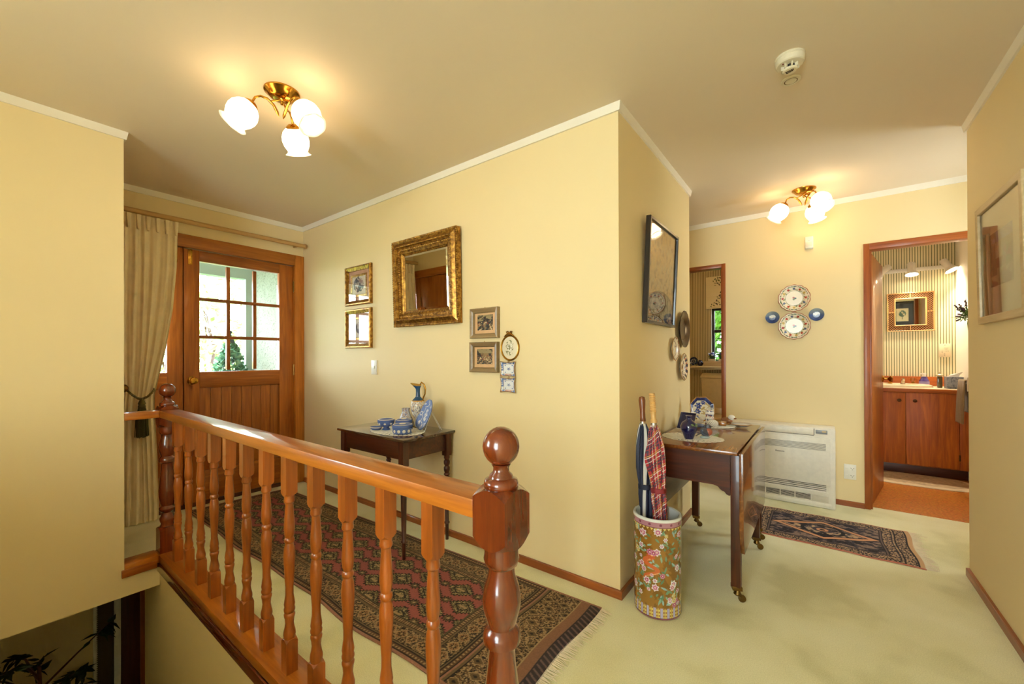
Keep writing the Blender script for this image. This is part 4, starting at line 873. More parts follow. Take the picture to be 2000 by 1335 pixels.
def doily(label, loc, rx, ry, seed, sc=26, group='lace doilies'):
    r = thing('lace_doily', label, 'doily', loc, group=group); m = M(); n = 104; rings = [0.0, 0.30, 0.42, 0.55, 0.68, 0.80, 0.92, 1.0]
    vs = [(0, 0, 0.0015)]; fs = []
    for k, q in enumerate(rings[1:]):
        for i in range(n):
            a = 2*PI*i/n; s = q*(1+0.035*abs(math.sin(sc*a/2)) if q > 0.9 else 1); vs.append((rx*s*math.cos(a), ry*s*math.sin(a), 0.0015+0.0006*math.sin(7*a+k)))
    for i in range(n): fs.append((0, 1+i, 1+(i+1) % n))
    for k in range(len(rings)-2):
        for i in range(n):
            hole = (k in (1, 3) and i % 4 == 1) or (k == 4 and i % 3 == 0) or (k == 2 and i % 8 == 3)
            if not hole: fs.append((1+k*n+i, 1+k*n+(i+1) % n, 1+(k+1)*n+(i+1) % n, 1+(k+1)*n+i))
    m.add(vs, fs); o = part(m, 'lace_cloth', LACE, r, 0, 0); md = o.modifiers.new('t', 'SOLIDIFY'); md.thickness = 0.001; md.offset = 1; return r
doily('cream scalloped doily under the blue jasper pieces', (-2.15, 1.625, TZ), 0.205, 0.135, 1)
def relief(m, R_, z, n, s, ring=True):
    for i in range(n):
        a = 2*PI*i/n; Rm = Matrix.Rotation(a, 3, 'Z'); m.lathe([(0, 0.0035), (s*0.8, 0.002), (s, 0)], (R_*math.cos(a), R_*math.sin(a), z), 7, Rm @ Matrix.Rotation(PI/2, 3, 'Y'))
def jasper_box(label, loc, R_, h, n=9):
    r = thing('jasper_box', label, 'trinket box', loc, group='blue jasper lidded boxes')
    part(M().lathe([(0.0, 0.003), (R_*0.82, 0.003), (R_*0.94, h*0.12), (R_, h*0.3), (R_, h*0.62), (R_*0.97, h*0.64)], (0, 0, 0), 40), 'body', JB, r, 0, 40)
    lid = part(M().lathe([(R_*0.97, h*0.645), (R_*1.02, h*0.66), (R_*1.02, h*0.84), (R_*0.97, h*0.92), (R_*0.6, h*0.98), (0.0, h)], (0, 0, 0), 40), 'lid', JB, r, 0, 40)
    m = M(); relief(m, R_*0.995, h*0.36, n+3, h*0.17); part(m, 'relief_frieze', JW, r, 0, 60)['kind'] = 'stuff'
    m = M(); m.lathe([(R_*0.86, h*0.94), (R_*0.90, h*0.962), (R_*0.94, h*0.935)], (0, 0, 0), 40); m.lathe([(0.0, h*1.04), (R_*0.3, h*1.03), (R_*0.34, h*0.99)], (0, 0, 0), 14); part(m, 'lid_relief', JW, lid, 0, 40)
jasper_box('blue and white round lidded box, front of the group', (-2.040, 1.580, TZ+0.002), 0.060, 0.062)
jasper_box('blue and white flat lidded box behind the round one', (-2.150, 1.675, TZ+0.002), 0.052, 0.070, 10)
fb = thing('jasper_bowl', 'blue and white footed lidded bowl at the left of the boxes', 'bowl', (-2.232, 1.600, TZ+0.002)); fb.scale = (1, 1, 0.85)
part(M().lathe([(0.0, 0.003), (0.024, 0.003), (0.026, 0.008), (0.016, 0.016), (0.018, 0.024), (0.044, 0.040), (0.052, 0.060), (0.052, 0.066)], (0, 0, 0), 36), 'bowl', JB, fb, 0, 40)
part(M().lathe([(0.050, 0.066), (0.054, 0.068), (0.053, 0.078), (0.036, 0.084), (0.0, 0.087)], (0, 0, 0), 36), 'lid', JB, fb, 0, 40)
m = M(); relief(m, 0.050, 0.052, 8, 0.008); m.lathe([(0.044, 0.082), (0.047, 0.0845), (0.050, 0.080)], (0, 0, 0), 36); part(m, 'relief_frieze', JW, fb, 0, 50)['kind'] = 'stuff'
dd = thing('jasper_dish', 'small plain blue oval dish at the left end of the group', 'dish', (-2.290, 1.565, TZ+0.003))
part(M().loops([ell_loop(0.030, 0.022, 0, 32), ell_loop(0.036, 0.028, 0.004, 32), ell_loop(0.044, 0.034, 0.018, 32), ell_loop(0.042, 0.032, 0.018, 32), ell_loop(0.034, 0.026, 0.007, 32)], cap0=True, cap1=True), 'dish', JB, dd, 0, 40)
m = M(); m.loops([ell_loop(0.0445, 0.0345, 0.015, 32), ell_loop(0.0455, 0.0355, 0.018, 32), ell_loop(0.0435, 0.0335, 0.0195, 32)]); part(m, 'rim_relief', JW, dd, 0, 40)
def stand_plate(label, loc, R_, yaw, tilt, colf, name='display_plate', cat='plate', depth=0.012, material=None):
    r = thing(name, label, cat, loc); r.rotation_euler = (PI/2-tilt, 0, yaw)
    def f(u, v): a = 2*PI*u; return R_*v*np.cos(a), R_+R_*v*np.sin(a), depth*np.clip((v-0.62)/0.38, 0, 1)
    surf('plate', f, 96, 36, material or painted('matt_china', 0.6), r, colf, wrap=True, solid=0.005); return r
def jasper_plate(U, V):
    a = 2*PI*U; x = V*np.cos(a); y = V*np.sin(a); b = np.ones(U.shape+(3,))*np.array((92, 114, 166.0)); n = fbm(x+2, y+2, 6, 4, 9)
    b = mixc(b, (abs(V-0.64-0.05*np.cos(8*a)) < 0.02), (222, 214, 200))
    for i in range(8):
        t = 2*PI*i/8; r = np.hypot((x-0.82*math.cos(t))/0.13, (y-0.82*math.sin(t))/0.13); b = mixc(b, (r < 1) & (n > 0.42), (222, 214, 200)) if i % 2 else mixc(b, abs(r-0.9) < 0.12, (222, 214, 200))
    r = np.hypot(x/0.28, y/0.42); return mixc(b, (r < 1) & (n > 0.48), (222, 214, 200))
YA = math.radians(-24)
stand_plate('large blue and white jasper plate standing on a white wire easel', (-2.000, 1.690, TZ+0.010), 0.100, YA, math.radians(22), jasper_plate)
ea = thing('plate_easel', 'white wire plate easel on the side table', 'plate stand', (-2.0, 1.690, TZ), (0, 0, YA))
for s in (-1, 1):
    part(M().tube([(s*0.045, -0.045, 0.022), (s*0.045, -0.040, 0.004), (s*0.045, 0.0, 0.004), (s*0.045, 0.010, 0.010), (s*0.02, 0.062, 0.122), (s*0.012, 0.066, 0.126)], 0.0018, 6), 'front_wire', plain('white_wire', (232, 230, 224), 0.4), ea)
    part(M().tube([(s*0.012, 0.066, 0.126), (s*0.016, 0.130, 0.004)], 0.0018, 6), 'back_wire', plain('white_wire', (232, 230, 224), 0.4), ea)
part(M().tube([(-0.012, 0.066, 0.126), (0.012, 0.066, 0.126)], 0.0018, 6), 'top_wire', plain('white_wire', (232, 230, 224), 0.4), ea)
def small_blue(U, V):
    a = 2*PI*U; x = V*np.cos(a); y = V*np.sin(a); b = np.ones(U.shape+(3,))*np.array((88, 110, 168.0)); n = fbm(x+2, y+2, 16, 4, 6); b = mixc(b, V > 0.93, (150, 160, 186)); return mixc(b, (np.hypot(x/0.45, y/0.6) < 1) & (n > 0.5), (224, 216, 202))
stand_plate('small blue jasper plate propped between the vase and the large plate', (-2.090, 1.748, TZ+0.004), 0.050, math.radians(-14), math.radians(20), small_blue)
vs_ = thing('china_flask', 'small white floral flask-shaped china vase on the side table', 'vase', (-2.268, 1.785, TZ+0.001)); vs_.scale = (1.35, 1.35, 1.2)
def sprig(seed, base, cols, dens):
    def fn(U, V):
        n = fbm(np.cos(2*PI*U)*2+3+V*0, np.sin(2*PI*U)*2+V*5, seed, 4, 2.2); b = np.ones(U.shape+(3,))*np.array(base, float)
        for i, c in enumerate(cols): b = mixc(b, abs(fbm(np.cos(2*PI*U)*2+3, np.sin(2*PI*U)*2+V*5, seed+i*7, 4, 3.2)-0.5) < dens*0.25, c)
        return b
    return fn
def revolve(name, parent, prof, material, colf, nu=64, nv=60):
    zs = np.array([p[1] for p in prof]); rs = np.array([p[0] for p in prof]); t = np.concatenate([[0], np.cumsum(np.hypot(np.diff(rs), np.diff(zs)))]); t /= t[-1]
    return surf(name, lambda u, v: (np.interp(v, t, rs)*np.cos(2*PI*u), np.interp(v, t, rs)*np.sin(2*PI*u), np.interp(v, t, zs)), nu, nv, material, parent, colf, wrap=True)
def flask_col(U, V):
    b = sprig(3, (206, 210, 220), [(196, 150, 90), (120, 110, 150)], 0.18)(U, V); return mixc(b, (V > 0.93), (130, 110, 84))
revolve('body', vs_, [(0.0, 0.0), (0.036, 0.0), (0.041, 0.006), (0.040, 0.016), (0.031, 0.045), (0.022, 0.070), (0.018, 0.084), (0.019, 0.096), (0.021, 0.100), (0.017, 0.100), (0.014, 0.08)], CH, flask_col)
ew = thing('china_ewer', 'tall gilt-handled china ewer with blue neck on the side table', 'ewer', (-2.165, 1.805, TZ+0.001)); ew.scale = (1.12, 1.12, 1.14)
def ewer_col(U, V):
    b = sprig(9, (226, 218, 204), [(190, 140, 80), (120, 120, 140)], 0.14)(U, V); h = V; b = mixc(b, h < 0.24, (150, 140, 120)); b = mixc(b, (h < 0.12), (190, 150, 70)); b = mixc(b, h > 0.66, (42, 84, 120)); b = mixc(b, abs(h-0.66) < 0.012, (190, 140, 50)); return mixc(b, h > 0.975, (196, 146, 56))
EW = [(0.0, 0.0), (0.030, 0.0), (0.031, 0.008), (0.020, 0.014), (0.012, 0.028), (0.012, 0.040), (0.020, 0.052), (0.022, 0.058), (0.032, 0.072), (0.042, 0.100), (0.045, 0.125), (0.040, 0.150), (0.026, 0.166), (0.014, 0.178), (0.012, 0.205), (0.013, 0.225), (0.018, 0.240), (0.021, 0.250)]
b_ = revolve('body', ew, EW, CH, ewer_col, 64, 90)
for v in b_.data.vertices:
    if v.co.z > 0.222: t_ = (v.co.z-0.222)/0.028; v.co.x -= t_*max(0, -v.co.x)*1.5; v.co.z += t_*max(0, -v.co.x)*0.15
ew.rotation_euler = (0, 0, math.radians(20))
part(M().tube([(0.012, 0, 0.246), (0.024, 0, 0.262), (0.040, 0, 0.252), (0.050, 0, 0.225), (0.048, 0, 0.195), (0.036, 0, 0.172), (0.034, 0, 0.158), (0.041, 0, 0.140)], [0.003, 0.005, 0.0045, 0.0045, 0.004, 0.004, 0.0035, 0.002], 8), 'handle', brass(0.2, (190, 138, 50)), ew, 0, 60)

# ------------------------------------------------------------------ drop-leaf table
t2 = thing('drop_leaf_table', 'antique drop-leaf table with brass castors against the side wall', 'table', (0, 0, 0))
ZT2 = 0.72
part(M().box(-0.728, -0.312, 2.150, 3.075, ZT2-0.018, ZT2), 'table_top', wood('walnut', 'Y'), t2, 0.003)
def leafpoly(z0, z1, y0, y1, c): return [(y0, z1), (y0, z0+c), (y0+c*0.35, z0), (y1-c*0.35, z0), (y1, z0+c), (y1, z1)]
tl = M().prism(leafpoly(0.235, ZT2-0.006, 2.155, 3.07, 0.10), -0.306, -0.288, 'X')
part(tl, 'drop_leaf', wood('walnut', 'Y'), t2, 0.002)
tl = M().prism(leafpoly(0.30, ZT2-0.006, 2.155, 3.07, 0.10), -0.752, -0.734, 'X')
part(tl, 'drop_leaf', wood('mahogany', 'Y'), t2, 0.002)
ap = [(-0.70, 0.700), (-0.70, 0.545), (-0.420, 0.545), (-0.400, 0.540), (-0.390, 0.528), (-0.381, 0.522), (-0.372, 0.520), (-0.362, 0.508), (-0.352, 0.504), (-0.346, 0.506), (-0.346, 0.700)]
part(M().prism(ap, 2.172, 2.190, 'Y'), 'apron', wood('mahogany', 'X'), t2, 0.001, 0)
part(M().prism(ap, 3.030, 3.048, 'Y'), 'apron', wood('mahogany', 'X'), t2, 0.001, 0)
part(M().box(-0.700, -0.684, 2.19, 3.03, 0.545, 0.70), 'apron', wood('mahogany', 'Y'), t2, 0.001)
part(M().box(-0.345, -0.329, 2.19, 3.03, 0.545, 0.70), 'apron', wood('mahogany', 'Y'), t2, 0.001)
def castor(lx, ly, parent, a=0.4):
    m = M(); m.box(-0.021, 0.021, -0.021, 0.021, 0.060, 0.078); m.lathe([(0.010, 0.062), (0.013, 0.05), (0.018, 0.038), (0.010, 0.030)], (0.004, 0, 0), 12)
    m.tube([(0.004, 0, 0.036), (0.018, 0, 0.030), (0.026, 0, 0.018)], [0.010, 0.009, 0.006], 8); R_ = Matrix.Rotation(PI/2, 3, 'X'); m.lathe([(0.004, -0.008), (0.0165, -0.006), (0.0165, 0.006), (0.004, 0.008)], (0.024, 0, 0.0175), 16, R_)
    q = Matrix.Rotation(a, 3, 'Z'); m.v = [tuple(q @ Vector(v) + Vector((lx, ly, 0))) for v in m.v]
    part(m, 'castor', brass(0.4, (120, 92, 48)), parent, 0.001, 40)
for lx, ly in ((-0.325, 2.195), (-0.325, 3.020), (-0.690, 2.195), (-0.690, 3.000), (-0.318, 2.86)):
    s = 0.021; m = M().box(lx-s, lx+s, ly-s, ly+s, 0.075, 0.70)
    lg = part(m, 'leg', wood('mahogany', 'Z'), t2, 0.003); castor(lx, ly, lg)
doily('oval cream lace doily under the cobalt vase and robin', (-0.568, 2.395, ZT2), 0.155, 0.125, 2)
doily('cream lace doily under the china animals', (-0.585, 2.90, ZT2), 0.15, 0.135, 3)
cv = thing('cobalt_vase', 'glossy cobalt blue vase with a leaf sprig on the doily', 'vase', (-0.572, 2.342, ZT2+0.003))
COB = plain('cobalt_glaze', (16, 18, 72), 0.06, coat=1.0)
part(M().lathe([(0.0, 0.0), (0.022, 0.0), (0.024, 0.004), (0.034, 0.030), (0.042, 0.055), (0.043, 0.068), (0.036, 0.086), (0.020, 0.098), (0.0125, 0.104), (0.0115, 0.114), (0.015, 0.121), (0.017, 0.124), (0.013, 0.124), (0.010, 0.112)], (0, 0, 0), 40), 'body', COB, cv, 0, 50)
m = M()
for x, z, a, s in ((0.010, 0.078, 0.5, 0.013), (0.024, 0.072, -0.8, 0.014), (0.030, 0.082, 0.1, 0.010)):
    q = Matrix.Rotation(0.5, 3, 'Z'); R_ = q @ Matrix.Rotation(a, 3, 'Y'); y = -math.sqrt(max(0.0, 0.0425**2-x*x))-0.0008
    o = len(m.v); m.add([tuple(q @ Vector((x, y, z)) + R_ @ Vector(p)) for p in ((-s, 0.003, 0), (-s*0.3, -0.001, s*0.5), (s, 0.004, 0), (-s*0.3, -0.001, -s*0.5))], [(0, 1, 2, 3)])
part(m, 'leaf_sprig', plain('enamel_green', (110, 128, 78), 0.3), cv, 0, 0)
part(M().lathe([(0.0168, 0.1236), (0.0172, 0.1246), (0.013, 0.1248)], (0, 0, 0), 32, None, None, False), 'rim', plain('china_white', (222, 222, 224), 0.15), cv, 0, 0)
def ellipsoid(m, c, r, R=None, seg=18):
    o = len(m.v); m.lathe([(math.sin(a), -math.cos(a)) for a in [i*PI/10 for i in range(11)]], (0, 0, 0), seg)
    for i in range(o, len(m.v)):
        p = Vector(m.v[i]); p = Vector((p.x*r[0], p.y*r[1], p.z*r[2])); m.v[i] = tuple((R @ p if R else p) + Vector(c))
    return m
gl = lambda n, c: plain(n, c, 0.15, coat=0.5)
rb = thing('robin_figurine', 'china robin figurine with red breast on the doily', 'figurine', (-0.503, 2.405, ZT2+0.003), (0, 0, math.radians(30)))
part(ellipsoid(ellipsoid(M(), (0, 0, 0.034), (0.030, 0.020, 0.024), Matrix.Rotation(0.5, 3, 'Y')), (0.014, 0, 0.062), (0.016, 0.014, 0.014)), 'body', gl('slate_glaze', (92, 94, 104)), rb, 0, 60)
part(ellipsoid(M(), (0.014, -0.004, 0.036), (0.021, 0.019, 0.022)), 'breast', gl('robin_red_glaze', (170, 92, 70)), rb, 0, 60)
part(ellipsoid(M(), (-0.004, -0.017, 0.036), (0.024, 0.005, 0.012), Matrix.Rotation(0.6, 3, 'Y')), 'wing', gl('dark_slate_glaze', (66, 68, 80)), rb, 0, 60)
part(M().loops([[(-0.022, -0.008, 0.026), (-0.022, 0.008, 0.026), (-0.022, 0.008, 0.032), (-0.022, -0.008, 0.032)], [(-0.050, -0.005, 0.010), (-0.050, 0.005, 0.010), (-0.050, 0.005, 0.013), (-0.050, -0.005, 0.013)]], cap0=True, cap1=True), 'tail', gl('dark_slate_glaze', (66, 68, 80)), rb)
part(M().lathe([(0.0045, 0), (0.002, 0.008), (0, 0.011)], (0.028, 0, 0.062), 8, Matrix.Rotation(PI/2, 3, 'Y')), 'beak', gl('beak_glaze', (90, 70, 60)), rb)
part(ellipsoid(M(), (-0.002, 0, 0.006), (0.026, 0.020, 0.008)), 'base', gl('pale_blue_glaze', (176, 186, 184)), rb, 0, 60)
part(ellipsoid(M(), (0.021, -0.0115, 0.066), (0.003, 0.002, 0.003), None, 8), 'eye', gl('black_glaze', (16, 14, 14)), rb, 0, 60)
# octagonal imari plate on a little stand
op = thing('octagonal_plate', 'octagonal blue and white china plate standing at the back of the table', 'plate', (-0.640, 2.985, ZT2+0.008)); op.rotation_euler = (PI/2-math.radians(14), 0, math.radians(34))
def octf(u, v):
    a = 2*PI*u; k = math.cos(PI/8)/np.cos(np.mod(a+PI/8, PI/4)-PI/8); r = 0.088*v*k; return r*np.cos(a), 0.083+r*np.sin(a), 0.014*np.clip((v-0.70)/0.30, 0, 1)
def octc(U, V):
    a = 2*PI*U; x = V*np.cos(a); y = V*np.sin(a); n = fbm(x+2, y+2, 33, 4, 5); b = np.ones(U.shape+(3,))*np.array((222, 214, 190.0))
    b = mixc(b, (V > 0.72) & (y > 0.1), (40, 44, 90)); b = mixc(b, (V > 0.72) & (n > 0.52), (70, 84, 140))
    for cx, cy, s in ((-0.25, 0.25, 0.30), (-0.35, -0.2, 0.26), (0.15, 0.5, 0.2)): r = np.hypot(x-cx, y-cy); th = np.arctan2(y-cy, x-cx); b = mixc(b, r < s*(0.8+0.2*np.cos(6*th)), (50, 64, 130)); b = mixc(b, (r < s*0.6) & (n > 0.5), (110, 126, 180)); b = mixc(b, r < s*0.15, (214, 190, 120))
    b = mixc(b, (V < 0.72) & (n > 0.66), (180, 150, 90)); return mixc(b, V > 0.965, (190, 140, 70))
surf('plate', octf, 96, 40, CH, op, octc, wrap=True, solid=0.005)
part(M().tube([(-0.05, 0.0, 0.020), (-0.05, -0.004, 0.0), (-0.03, 0.05, -0.012), (-0.03, -0.02, -0.07)], 0.002, 6), 'stand_wire', plain('dark_wire', (40, 34, 30), 0.5), op)
part(M().tube([(0.05, 0.0, 0.020), (0.05, -0.004, 0.0), (0.03, 0.05, -0.012), (0.03, -0.02, -0.07)], 0.002, 6), 'stand_wire', plain('dark_wire', (40, 34, 30), 0.5), op)
bp = thing('blue_tray', 'dark blue rectangular china tray propped behind the cobalt vase', 'tray', (-0.655, 2.600, ZT2+0.004)); bp.rotation_euler = (PI/2-math.radians(28), 0, math.radians(-14))
m = M().loops([rect_loop(0.084, 0.092, 0), rect_loop(0.100, 0.108, 0.012), rect_loop(0.096, 0.104, 0.013), rect_loop(0.082, 0.090, 0.004)], cap0=True, cap1=True); m.v = [(x, y+0.054, z) for x, y, z in m.v]
part(m, 'tray', gl('navy_glaze', (24, 28, 70)), bp, 0.003)
m = M().loops([rect_loop(0.102, 0.110, 0.011), rect_loop(0.1025, 0.1105, 0.0125), rect_loop(0.099, 0.107, 0.0135)]); m.v = [(x, y+0.054, z) for x, y, z in m.v]; part(m, 'rim', gl('white_glaze', (222, 214, 200)), bp)
fg = thing('cat_jar', 'tall blue and white cat-shaped jar among the china animals', 'figurine', (-0.575, 2.875, ZT2+0.003))
def catcol(U, V):
    n = fbm(np.cos(2*PI*U)+2, np.sin(2*PI*U)+V*4, 51, 4, 3); b = np.ones(U.shape+(3,))*np.array((228, 222, 214.0)); b = mixc(b, (np.mod(V*5, 1) < 0.45) & (n > 0.42), (58, 64, 110)); return mixc(b, (n > 0.63), (186, 112, 70))
revolve('body', fg, [(0.0, 0.0), (0.026, 0.0), (0.028, 0.006), (0.024, 0.03), (0.026, 0.045), (0.022, 0.058), (0.026, 0.074), (0.024, 0.09), (0.012, 0.098), (0.0, 0.099)], CH, catcol)
m = M()
for s in (-1, 1): m.lathe([(0.008, 0), (0.005, 0.008), (0.0, 0.014)], (s*0.014, 0, 0.090), 8)
part(m, 'ears', gl('white_glaze', (222, 214, 200)), fg)
def spot(U, V):
    b = np.ones(U.shape+(3,))*np.array((232, 226, 216.0)); i = np.floor(U*16+0.5*np.mod(np.floor(V*9), 2)); f1 = np.mod(U*16+0.5*np.mod(np.floor(V*9), 2), 1)-0.5; f2 = np.mod(V*9, 1)-0.5; return mixc(b, np.hypot(f1, f2) < 0.20, (60, 52, 56))
eg = thing('speckled_egg', 'white china egg speckled with dark dots on the doily', 'ornament', (-0.545, 2.805, ZT2+0.003))
surf('egg', lambda u, v: (0.034*np.sin(PI*v)*np.cos(2*PI*u)*(1.05-0.1*v), 0.026*np.sin(PI*v)*np.sin(2*PI*u), 0.024-0.024*np.cos(PI*v)), 64, 40, CH, eg, spot, wrap=True)
part(M().lathe([(0.015, 0.0), (0.015, 0.002), (0.008, 0.004)], (0, 0, -0.0005), 16), 'foot', gl('white_glaze', (222, 214, 200)), eg)
pg = thing('duck_figurine', 'brown and white china duck figurine right of the speckled egg', 'figurine', (-0.495, 2.985, ZT2+0.002), (0, 0, -0.4))
part(ellipsoid(M(), (0, 0, 0.026), (0.040, 0.022, 0.020)), 'body', gl('brown_glaze', (140, 82, 44)), pg, 0, 60)
part(ellipsoid(M(), (0.034, 0, 0.048), (0.022, 0.018, 0.018)), 'head', gl('white_glaze', (226, 218, 208)), pg, 0, 60)
part(ellipsoid(M(), (0.056, 0, 0.044), (0.012, 0.008, 0.005)), 'bill', gl('brown_glaze', (140, 82, 44)), pg, 0, 60)
part(M().box(-0.024, 0.024, -0.014, 0.014, 0.0, 0.010), 'base', gl('amber_glaze', (170, 110, 40)), pg, 0.002)
ch = thing('trinket_block', 'small amber china trinket box in front of the duck', 'ornament', (-0.505, 2.900, ZT2+0.003), (0, 0, 0.1))
part(M().box(-0.022, 0.022, -0.014, 0.014, 0, 0.022), 'box', gl('amber_glaze', (150, 96, 40)), ch, 0.003); part(M().box(-0.023, 0.023, -0.015, 0.015, 0.022, 0.028), 'lid', gl('amber_light_glaze', (186, 132, 60)), ch, 0.002)
rk = thing('rabbit_figurine', 'little white china rabbit in front of the octagonal plate', 'figurine', (-0.640, 2.880, ZT2+0.003), (0, 0, -0.2))
part(ellipsoid(ellipsoid(M(), (0, 0, 0.018), (0.028, 0.016, 0.016)), (0.020, -0.004, 0.034), (0.013, 0.011, 0.011)), 'body', gl('white_glaze', (232, 226, 218)), rk, 0, 60)
m = M()
for s in (-1, 1): ellipsoid(m, (0.010, s*0.006-0.004, 0.046), (0.010, 0.003, 0.004), Matrix.Rotation(0.5, 3, 'Y'), 10)
part(m, 'ears', gl('white_glaze', (232, 226, 218)), rk, 0, 60)
bd = thing('blue_dish', 'long pale blue china dish beside the propped tray', 'dish', (-0.640, 2.775, ZT2+0.003), (0, 0, 0.15))
part(M().loops([ell_loop(0.050, 0.020, 0, 32), ell_loop(0.062, 0.028, 0.012, 32), ell_loop(0.059, 0.026, 0.013, 32), ell_loop(0.046, 0.017, 0.004, 32)], cap0=True, cap1=True), 'dish', gl('pale_blue_dish_glaze', (120, 140, 196)), bd, 0, 40)
part(M().loops([ell_loop(0.0622, 0.0282, 0.0115, 32), ell_loop(0.0628, 0.0288, 0.0130, 32), ell_loop(0.0585, 0.0255, 0.0136, 32)]), 'rim', gl('white_glaze', (226, 220, 210)), bd)
pd = thing('pin_dish', 'shallow white china dish with gilt rim at the right of the table top', 'dish', (-0.405, 2.960, ZT2+0.001))
part(M().loops([ell_loop(0.034, 0.030, 0, 8), ell_loop(0.062, 0.058, 0.012, 8), ell_loop(0.060, 0.056, 0.014, 8), ell_loop(0.034, 0.030, 0.005, 8)], cap0=True, cap1=True), 'dish', gl('white_glaze', (222, 218, 214)), pd, 0.001, 30)
part(M().loops([ell_loop(0.0622, 0.0582, 0.0118, 8), ell_loop(0.0624, 0.0584, 0.0138, 8), ell_loop(0.0595, 0.0555, 0.0146, 8)]), 'gilt_rim', brass(0.3), pd)
# ------------------------------------------------------------------ umbrella stand and umbrellas
us = thing('umbrella_stand', 'tall oriental porcelain umbrella stand painted with flowers and dragons', 'umbrella stand', (-0.613, 1.927, 0))
def stand_col(U, V):
    h = V*0.44; x = U*2*PI*0.105; per = 2*PI*0.105; rng = random.Random(11)
    n = fbm(np.cos(2*PI*U)*1.5+3, np.sin(2*PI*U)*1.5+V*4, 3, 5, 3); b = np.ones(U.shape+(3,))*np.array((150, 106, 40.0)); b = mixc(b, n > 0.55, (128, 88, 30))
    def at(cx, cy): dx = np.mod(x-cx+per/2, per)-per/2; return dx, h-cy
    for i in range(420):       # leaves and tendrils
        dx, dy = at(rng.uniform(0, per), rng.uniform(0.06, 0.40)); a = rng.uniform(0, PI); s = rng.uniform(0.007, 0.017); p = dx*math.cos(a)+dy*math.sin(a); q = -dx*math.sin(a)+dy*math.cos(a)
        b = mixc(b, (abs(p) < s) & (abs(q) < 0.0042*(1-(p/s)**2)), rng.choice([(112, 146, 112), (140, 170, 140), (92, 128, 96), (150, 184, 176)]))
    for cx, cy, k in ((0.20, 0.27, 1), (0.50, 0.22, -1), (0.36, 0.10, 1), (0.06, 0.16, -1)):   # dragons: winding orange ribbons
        for t in np.linspace(0, 1, 44):
            dx, dy = at(cx+k*0.030*math.sin(9*t), cy-0.10*(t-0.5)); b = mixc(b, np.hypot(dx, dy) < 0.009*(1-0.6*t)+0.002, (206, 104, 56)); b = mixc(b, np.hypot(dx-0.004, dy+0.003) < 0.004*(1-0.6*t), (232, 176, 120))
        dx, dy = at(cx, cy+0.065); th = np.arctan2(dy, dx); b = mixc(b, np.hypot(dx, dy) < 0.020*(1+0.25*np.cos(9*th)), (200, 92, 50)); b = mixc(b, np.hypot(dx-0.004, dy) < 0.006, (236, 190, 130))
    for i in range(115):        # blossoms
        cx, cy, s = rng.uniform(0, per), rng.uniform(0.062, 0.395), rng.uniform(0.007, 0.0165); dx, dy = at(cx, cy); r = np.hypot(dx, dy)/s; th = np.arctan2(dy, dx); e = 1+0.18*np.cos((6+i % 3)*th+i)
        o, c1 = rng.choice([((232, 214, 220), (170, 56, 96)), ((224, 206, 214), (190, 90, 130)), ((200, 130, 160), (150, 44, 84)), ((226, 210, 140), (170, 150, 70)), ((226, 226, 226), (180, 120, 150))])
        b = mixc(b, r < e, o); b = mixc(b, r < 0.62*e, c1); b = mixc(b, r < 0.30, (226, 190, 200)); b = mixc(b, r < 0.13, (214, 180, 80))
    ang = np.mod(U*36, 1)
    b = mixc(b, h > 0.405, (176, 124, 140)); b = mixc(b, (h > 0.412) & (np.hypot((np.mod(U*14, 1)-0.5)*0.047, h-0.420) < 0.006), (126, 66, 90)); b = mixc(b, (abs(h-0.402) < 0.006) & (abs(ang-0.5)+(0.408-h)*40 < 0.5), (222, 200, 120)); b = mixc(b, abs(h-0.4065) < 0.0012, (110, 60, 60))
    lo = h < 0.056; b = mixc(b, lo, (160, 112, 60)); a2 = np.mod(U*22, 1); b = mixc(b, lo & (a2 < 0.34), (176, 170, 200)); g = lo & (a2 > 0.42) & (a2 < 0.92); b = mixc(b, g & (np.mod((h-0.012)/0.015, 1) < 0.55) & (abs(a2-0.67) > 0.08), (224, 204, 110)); b = mixc(b, g & (abs(a2-0.67) < 0.05), (206, 180, 90))
    b = mixc(b, h < 0.012, (150, 84, 100)); b = mixc(b, abs(h-0.0125) < 0.001, (90, 50, 50)); return mixc(b, h > 0.431, (222, 222, 220))
STP = [(0.098, 0.0), (0.1035, 0.004), (0.104, 0.012), (0.103, 0.10), (0.1045, 0.30), (0.106, 0.42), (0.108, 0.436), (0.107, 0.442)]
revolve('body', us, STP, painted('famille_rose_porcelain', 0.14, 0.6), stand_col, 420, 300)
part(M().lathe([(0.107, 0.440), (0.104, 0.4445), (0.096, 0.443), (0.093, 0.436), (0.092, 0.30), (0.091, 0.012), (0.0, 0.010)], (0, 0, 0), 56, None, None, False), 'lining', plain('pale_celadon_glaze', (206, 212, 214), 0.15, coat=0.5), us, 0, 50)
